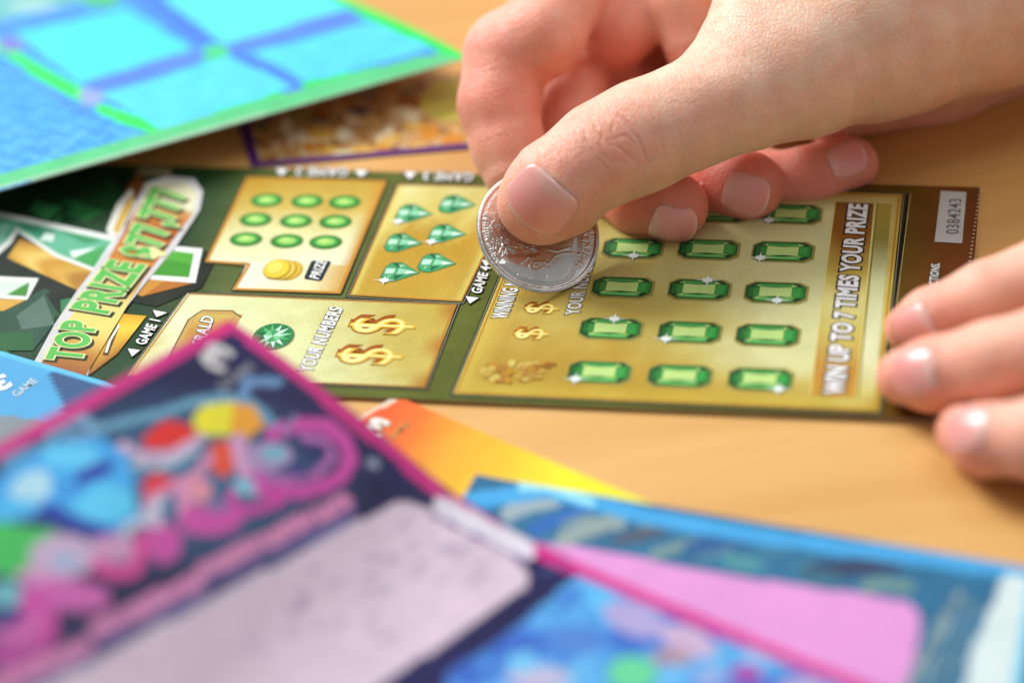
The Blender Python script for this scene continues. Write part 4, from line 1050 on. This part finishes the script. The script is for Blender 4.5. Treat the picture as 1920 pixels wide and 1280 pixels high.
SK_A = lin(236, 206, 180); SK_R = lin(234, 150, 130)
def build_hand(hand, label, nails, wrinkles, origin, thumb=None, h=1.35):
    V, F = hand.surface(h)
    Nn = hand.fg(V)[1]
    red = hand.red(V)
    px, py = to_px(V)
    vis = (Nn*(CAM-V)/np.linalg.norm(CAM-V, axis=1, keepdims=True)).sum(1)
    # creases: (polyline px, width, depth, facing only)
    for pts, w, dp in wrinkles:
        w = max(w*1.4, 3.2); dp = dp*1.05
        P = np.array(pts, float); d = np.full(len(V), 1e9); tt = np.zeros(len(V))
        L = 0
        tot = np.hypot(*np.diff(P, axis=0).T).sum()
        for a, b in zip(P[:-1], P[1:]):
            e = b-a; t = np.clip(((px-a[0])*e[0]+(py-a[1])*e[1])/(e@e), 0, 1); dd = np.hypot(px-a[0]-t*e[0], py-a[1]-t*e[1])
            m = dd < d; d = np.where(m, dd, d); tt = np.where(m, (L+t*np.hypot(*e))/tot, tt); L += np.hypot(*e)
        prof = -np.exp(-(d/w)**2)+.15*np.exp(-((d-2.0*w)/(1.3*w))**2)
        near = thumb(V) if thumb is not None else np.ones(len(V))
        V = V+((dp*prof*np.clip(np.sin(math.pi*np.clip(tt, .02, .98)), 0, 1)**.5*(vis > .1)*near)[:, None]*Nn)
    if thumb is not None:
        kn = np.exp(-(((px-1165)/75)**2+((py-262)/62)**2)); red = np.clip(red+.16*kn*near, 0, 1)
    # uneven flesh
    nz = .05*smooth_noise(V[:, 0]*.28+V[:, 2]*.2, V[:, 1]*.28-V[:, 2]*.13, 71)
    V = V+nz[:, None]*Nn
    plates = []
    for nd in nails:
        V, pl, _ = nail(hand, V, Nn, **nd); plates.append(pl)
    C = SK_A*(1-red[:, None])+SK_R*red[:, None]
    C = C*(1+.06*smooth_noise(V[:, 0]*.5, V[:, 1]*.5+V[:, 2]*.3, 72)[:, None])
    C = np.clip(C, 0, .95)
    o = mesh_obj('hand', V, F, M_skin, cols=C, smooth=True, origin=origin)
    ln = thumb(V) if thumb is not None else np.full(len(V), .25)
    at_ = o.data.attributes.new('lines', 'FLOAT', 'POINT'); at_.data.foreach_set('value', (.12+.88*ln).astype(float))
    tag(o, label, 'hand')
    for Vp, Fp, Cp in plates:
        mesh_obj('fingernail', Vp, Fp, M_nail, o, cols=Cp, smooth=True)
    return o

# ---- right hand
h1 = Hand()
thumbP = h1.chain([(992, 388, 571.5, 6.2), (1037, 350, 570, 8.6), (1130, 290, 571, 9.9), (1205, 255, 573, 10.5), (1300, 214, 574, 10.2), (1400, 172, 576, 11.2), (1500, 120, 580, 14.8), (1640, 30, 588, 21.5), (1850, -60, 598, 25), (2150, -190, 612, 25), (2500, -340, 630, 29)],
                  6.0, 4.0, reds=[.6, .42, .28, .2, .1, .05, 0, 0, 0, 0])
h1.chain([(1001, 364, 571, 6.0), (1020, 398, 571, 5.7), (1068, 386, 571, 6.0)], 3.0, 3.0, reds=[.7, .6])
h1.chain([(1362, 138, 578, 8.2), (1412, 90, 580, 10.5), (1466, 10, 585, 13), (1560, -140, 594, 18)], 5.0, 4.0, reds=[.2, .1, .0])
# index
h1.chain([(962, 322, 596, 6.4), (952, 275, 598, 7.6), (936, 195, 600, 8.5), (950, 112, 602, 9.3)], 1.2, 2.0, reds=[.55, .7, .85])
h1.chain([(955, 98, 603, 9.4), (1016, 66, 600, 9.0), (1066, -30, 608, 9.4), (1150, -120, 620, 11), (1260, -260, 636, 13)], 1.6, 2.0, reds=[.6, .55, .6, .4])
# middle
h1.chain([(1262, 388, 584, 7.2), (1205, 372, 588, 7.6), (1110, 320, 603, 8.2), (1066, 255, 612, 8.0), (1082, 165, 617, 7.6)], 1.0, 2.0, reds=[1, 1, .9, .6])
h1.chain([(1085, 155, 622, 7.6), (1130, 110, 626, 7.6), (1166, 48, 612, 8.0), (1200, -70, 620, 9.0), (1330, -250, 640, 13)], 1.0, 2.0, reds=[.8, .8, .6, .5])
# ring
h1.chain([(1403, 350, 589, 7.4), (1330, 338, 595, 7.8), (1230, 250, 612, 7.8), (1190, 150, 628, 7.8)], 1.0, 2.0, reds=[1, 1, .9])
h1.chain([(1200, 128, 632, 7.6), (1240, 40, 638, 8.4), (1330, -80, 644, 10)], 1.2, 2.0, reds=[.6, .6, .4])
# little finger
h1.chain([(1596, 308, 595, 5.7), (1520, 336, 595, 6.7), (1430, 352, 597, 7.3), (1330, 240, 618, 7.0), (1300, 120, 634, 7.2)], 1.0, 2.0, reds=[.9, .75, .8, .8])
# palm mass behind the thumb
h1.chain([(1330, 20, 612, 6), (1400, -60, 620, 16), (1600, -140, 626, 24), (1850, -200, 630, 24)], 7.0, 8.0, reds=[.45, .3, .1])
h1.chain([(1260, -250, 636, 13), (1500, -300, 640, 20), (1850, -250, 636, 24)], 8.0, 8.0, reds=[.2, .1, .0])
h1.chain([(1312, 160, 606, 4.2), (1300, 80, 606, 5.6), (1284, 0, 607, 7.8), (1300, -90, 612, 12)], 3.0, 4.0, reds=[.5, .45, .4])
h1.chain([(1540, 190, 603, 8.5), (1750, 128, 614, 12.5), (2000, 20, 628, 16), (2400, -160, 636, 20)], 6.0, 4.0, reds=[.5, .3, .2])
def thumbmask(V):
    d = np.min([cone(V, a, b, r1, r2) for a, b, r1, r2 in [(thumbP[k], thumbP[k+1], 8, 8) for k in range(1, 9)]], 0)
    px, py = to_px(V); dd = (V-CAM)@FW
    return sstep(8, 3, d)*sstep(1000, 1090, px)*(dd < 600)
def wr(pts): return [(840+x/2.285, y/2.285) for x, y in pts]
W = []
for pts, w, dp in (([(690, 470), (760, 520), (820, 600), (850, 690), (840, 740)], 2.4, .34), ([(720, 500), (700, 560), (740, 640), (800, 690), (830, 760)], 2.2, .22), ([(580, 520), (590, 600), (640, 680), (700, 740)], 2.2, .26),
                   ([(620, 500), (640, 570), (690, 620), (760, 640)], 1.8, .16), ([(660, 560), (650, 620), (680, 680)], 1.8, .16), ([(880, 520), (920, 620), (930, 740)], 2.0, .14), ([(960, 500), (1000, 600), (1000, 720)], 2.0, .10),
                   ([(700, 600), (760, 580), (820, 640)], 1.6, .14), ([(640, 650), (700, 690), (780, 700)], 1.6, .13), ([(540, 560), (560, 640), (600, 720)], 1.8, .12),
                   ([(1560, 470), (1500, 560), (1400, 640), (1330, 670)], 3, .22), ([(1640, 440), (1560, 560), (1470, 640)], 3, .2), ([(1700, 420), (1650, 520), (1560, 610)], 3, .16), ([(1480, 500), (1430, 590), (1340, 640)], 2.6, .13),
                   ([(400, 700), (430, 780), (500, 850), (560, 900)], 2.0, .10)):
    W.append((wr(pts), w, dp))
nails = [dict(q=(1009, 382), tipdir_px=(-58, 68), w=14.4, l=11.4, free=.04, lift=.1, curve=.85),
         dict(q=(1262, 430), tipdir_px=(80, 16), w=9.4, l=9.6, free=.05),
         dict(q=(1398, 368), tipdir_px=(76, 22), w=9.0, l=9.6, free=.05),
         dict(q=(1588, 298), tipdir_px=(80, -30), w=7.4, l=8.2, free=.05)]
hand_r = build_hand(h1, 'hand from upper right pinching the coin between thumb and bent index finger', nails, W, at(1700, 0, 600), thumb=thumbmask)
nt = M_skin.node_tree; mp = nt.nodes['thumb_axis']
axd = Vector(thumbP[6]-thumbP[2]).normalized()
mp.inputs['Rotation'].default_value = (axd.rotation_difference(Vector((1, 0, 0)))).to_euler()

# ---- left hand, three fingertips holding the ticket
h2 = Hand()
def tdep(px, py, z): return (z-CAM[2])/ray((px, py))[2]
def J(px, py, z, r): return (px, py, tdep(px, py, z), r)
h2.chain([J(1702, 616, 6.2, 4.5), J(1745, 600, 8.2, 6.0), J(1850, 560, 12, 6.9), J(2000, 500, 17, 7.6), J(2350, 380, 24, 8.5), J(2700, 330, 22, 10)], 1.2, 2.0, reds=[.75, .5, .3, .2, .1])
h2.chain([J(1697, 706, 6.8, 5.4), J(1750, 702, 8.5, 6.9), J(1860, 680, 12.5, 7.6), J(2020, 636, 18, 8.2), J(2380, 520, 25, 9), J(2750, 450, 22, 10)], 1.2, 2.0, reds=[.75, .5, .3, .2, .1])
h2.chain([J(1808, 812, 6.0, 5.2), J(1850, 824, 7.8, 6.5), J(1960, 822, 12, 7.5), J(2120, 770, 17, 8.0), J(2450, 650, 23, 9), J(2800, 570, 22, 10)], 1.2, 2.0, reds=[.75, .5, .3, .2, .1])
h2.chain([J(2000, 960, 6.0, 4.6), J(2120, 930, 10, 5.8), J(2500, 780, 20, 7.5), J(2850, 680, 22, 9)], 1.2, 2.0, reds=[.7, .4, .2])
h2.chain([J(2700, 330, 22, 11), J(2850, 680, 22, 10), J(3250, 640, 24, 16), J(3250, 420, 24, 16), J(2700, 330, 22, 11)], 8.0, 8.0, reds=[.1, .0, 0, 0])
h2.chain([J(2800, 480, 22, 12), J(3250, 530, 24, 20), J(3900, 520, 30, 24)], 8.0, 8.0, reds=[.0, .0])
nails2 = [dict(q=(1706, 612), tipdir_px=(-70, 36), w=8.0, l=8.4, free=.0, tiltn=(-.2, -.2)),
          dict(q=(1706, 692), tipdir_px=(-80, 18), w=9.0, l=9.2, free=.0, tiltn=(-.2, -.3)),
          dict(q=(1808, 792), tipdir_px=(-80, 10), w=8.4, l=9.0, free=.0, tiltn=(-.2, -.3))]
hand_l = build_hand(h2, 'out of focus fingers at the right edge holding down the end of the emerald ticket', nails2, [], at(2700, 450, 560), h=1.7)
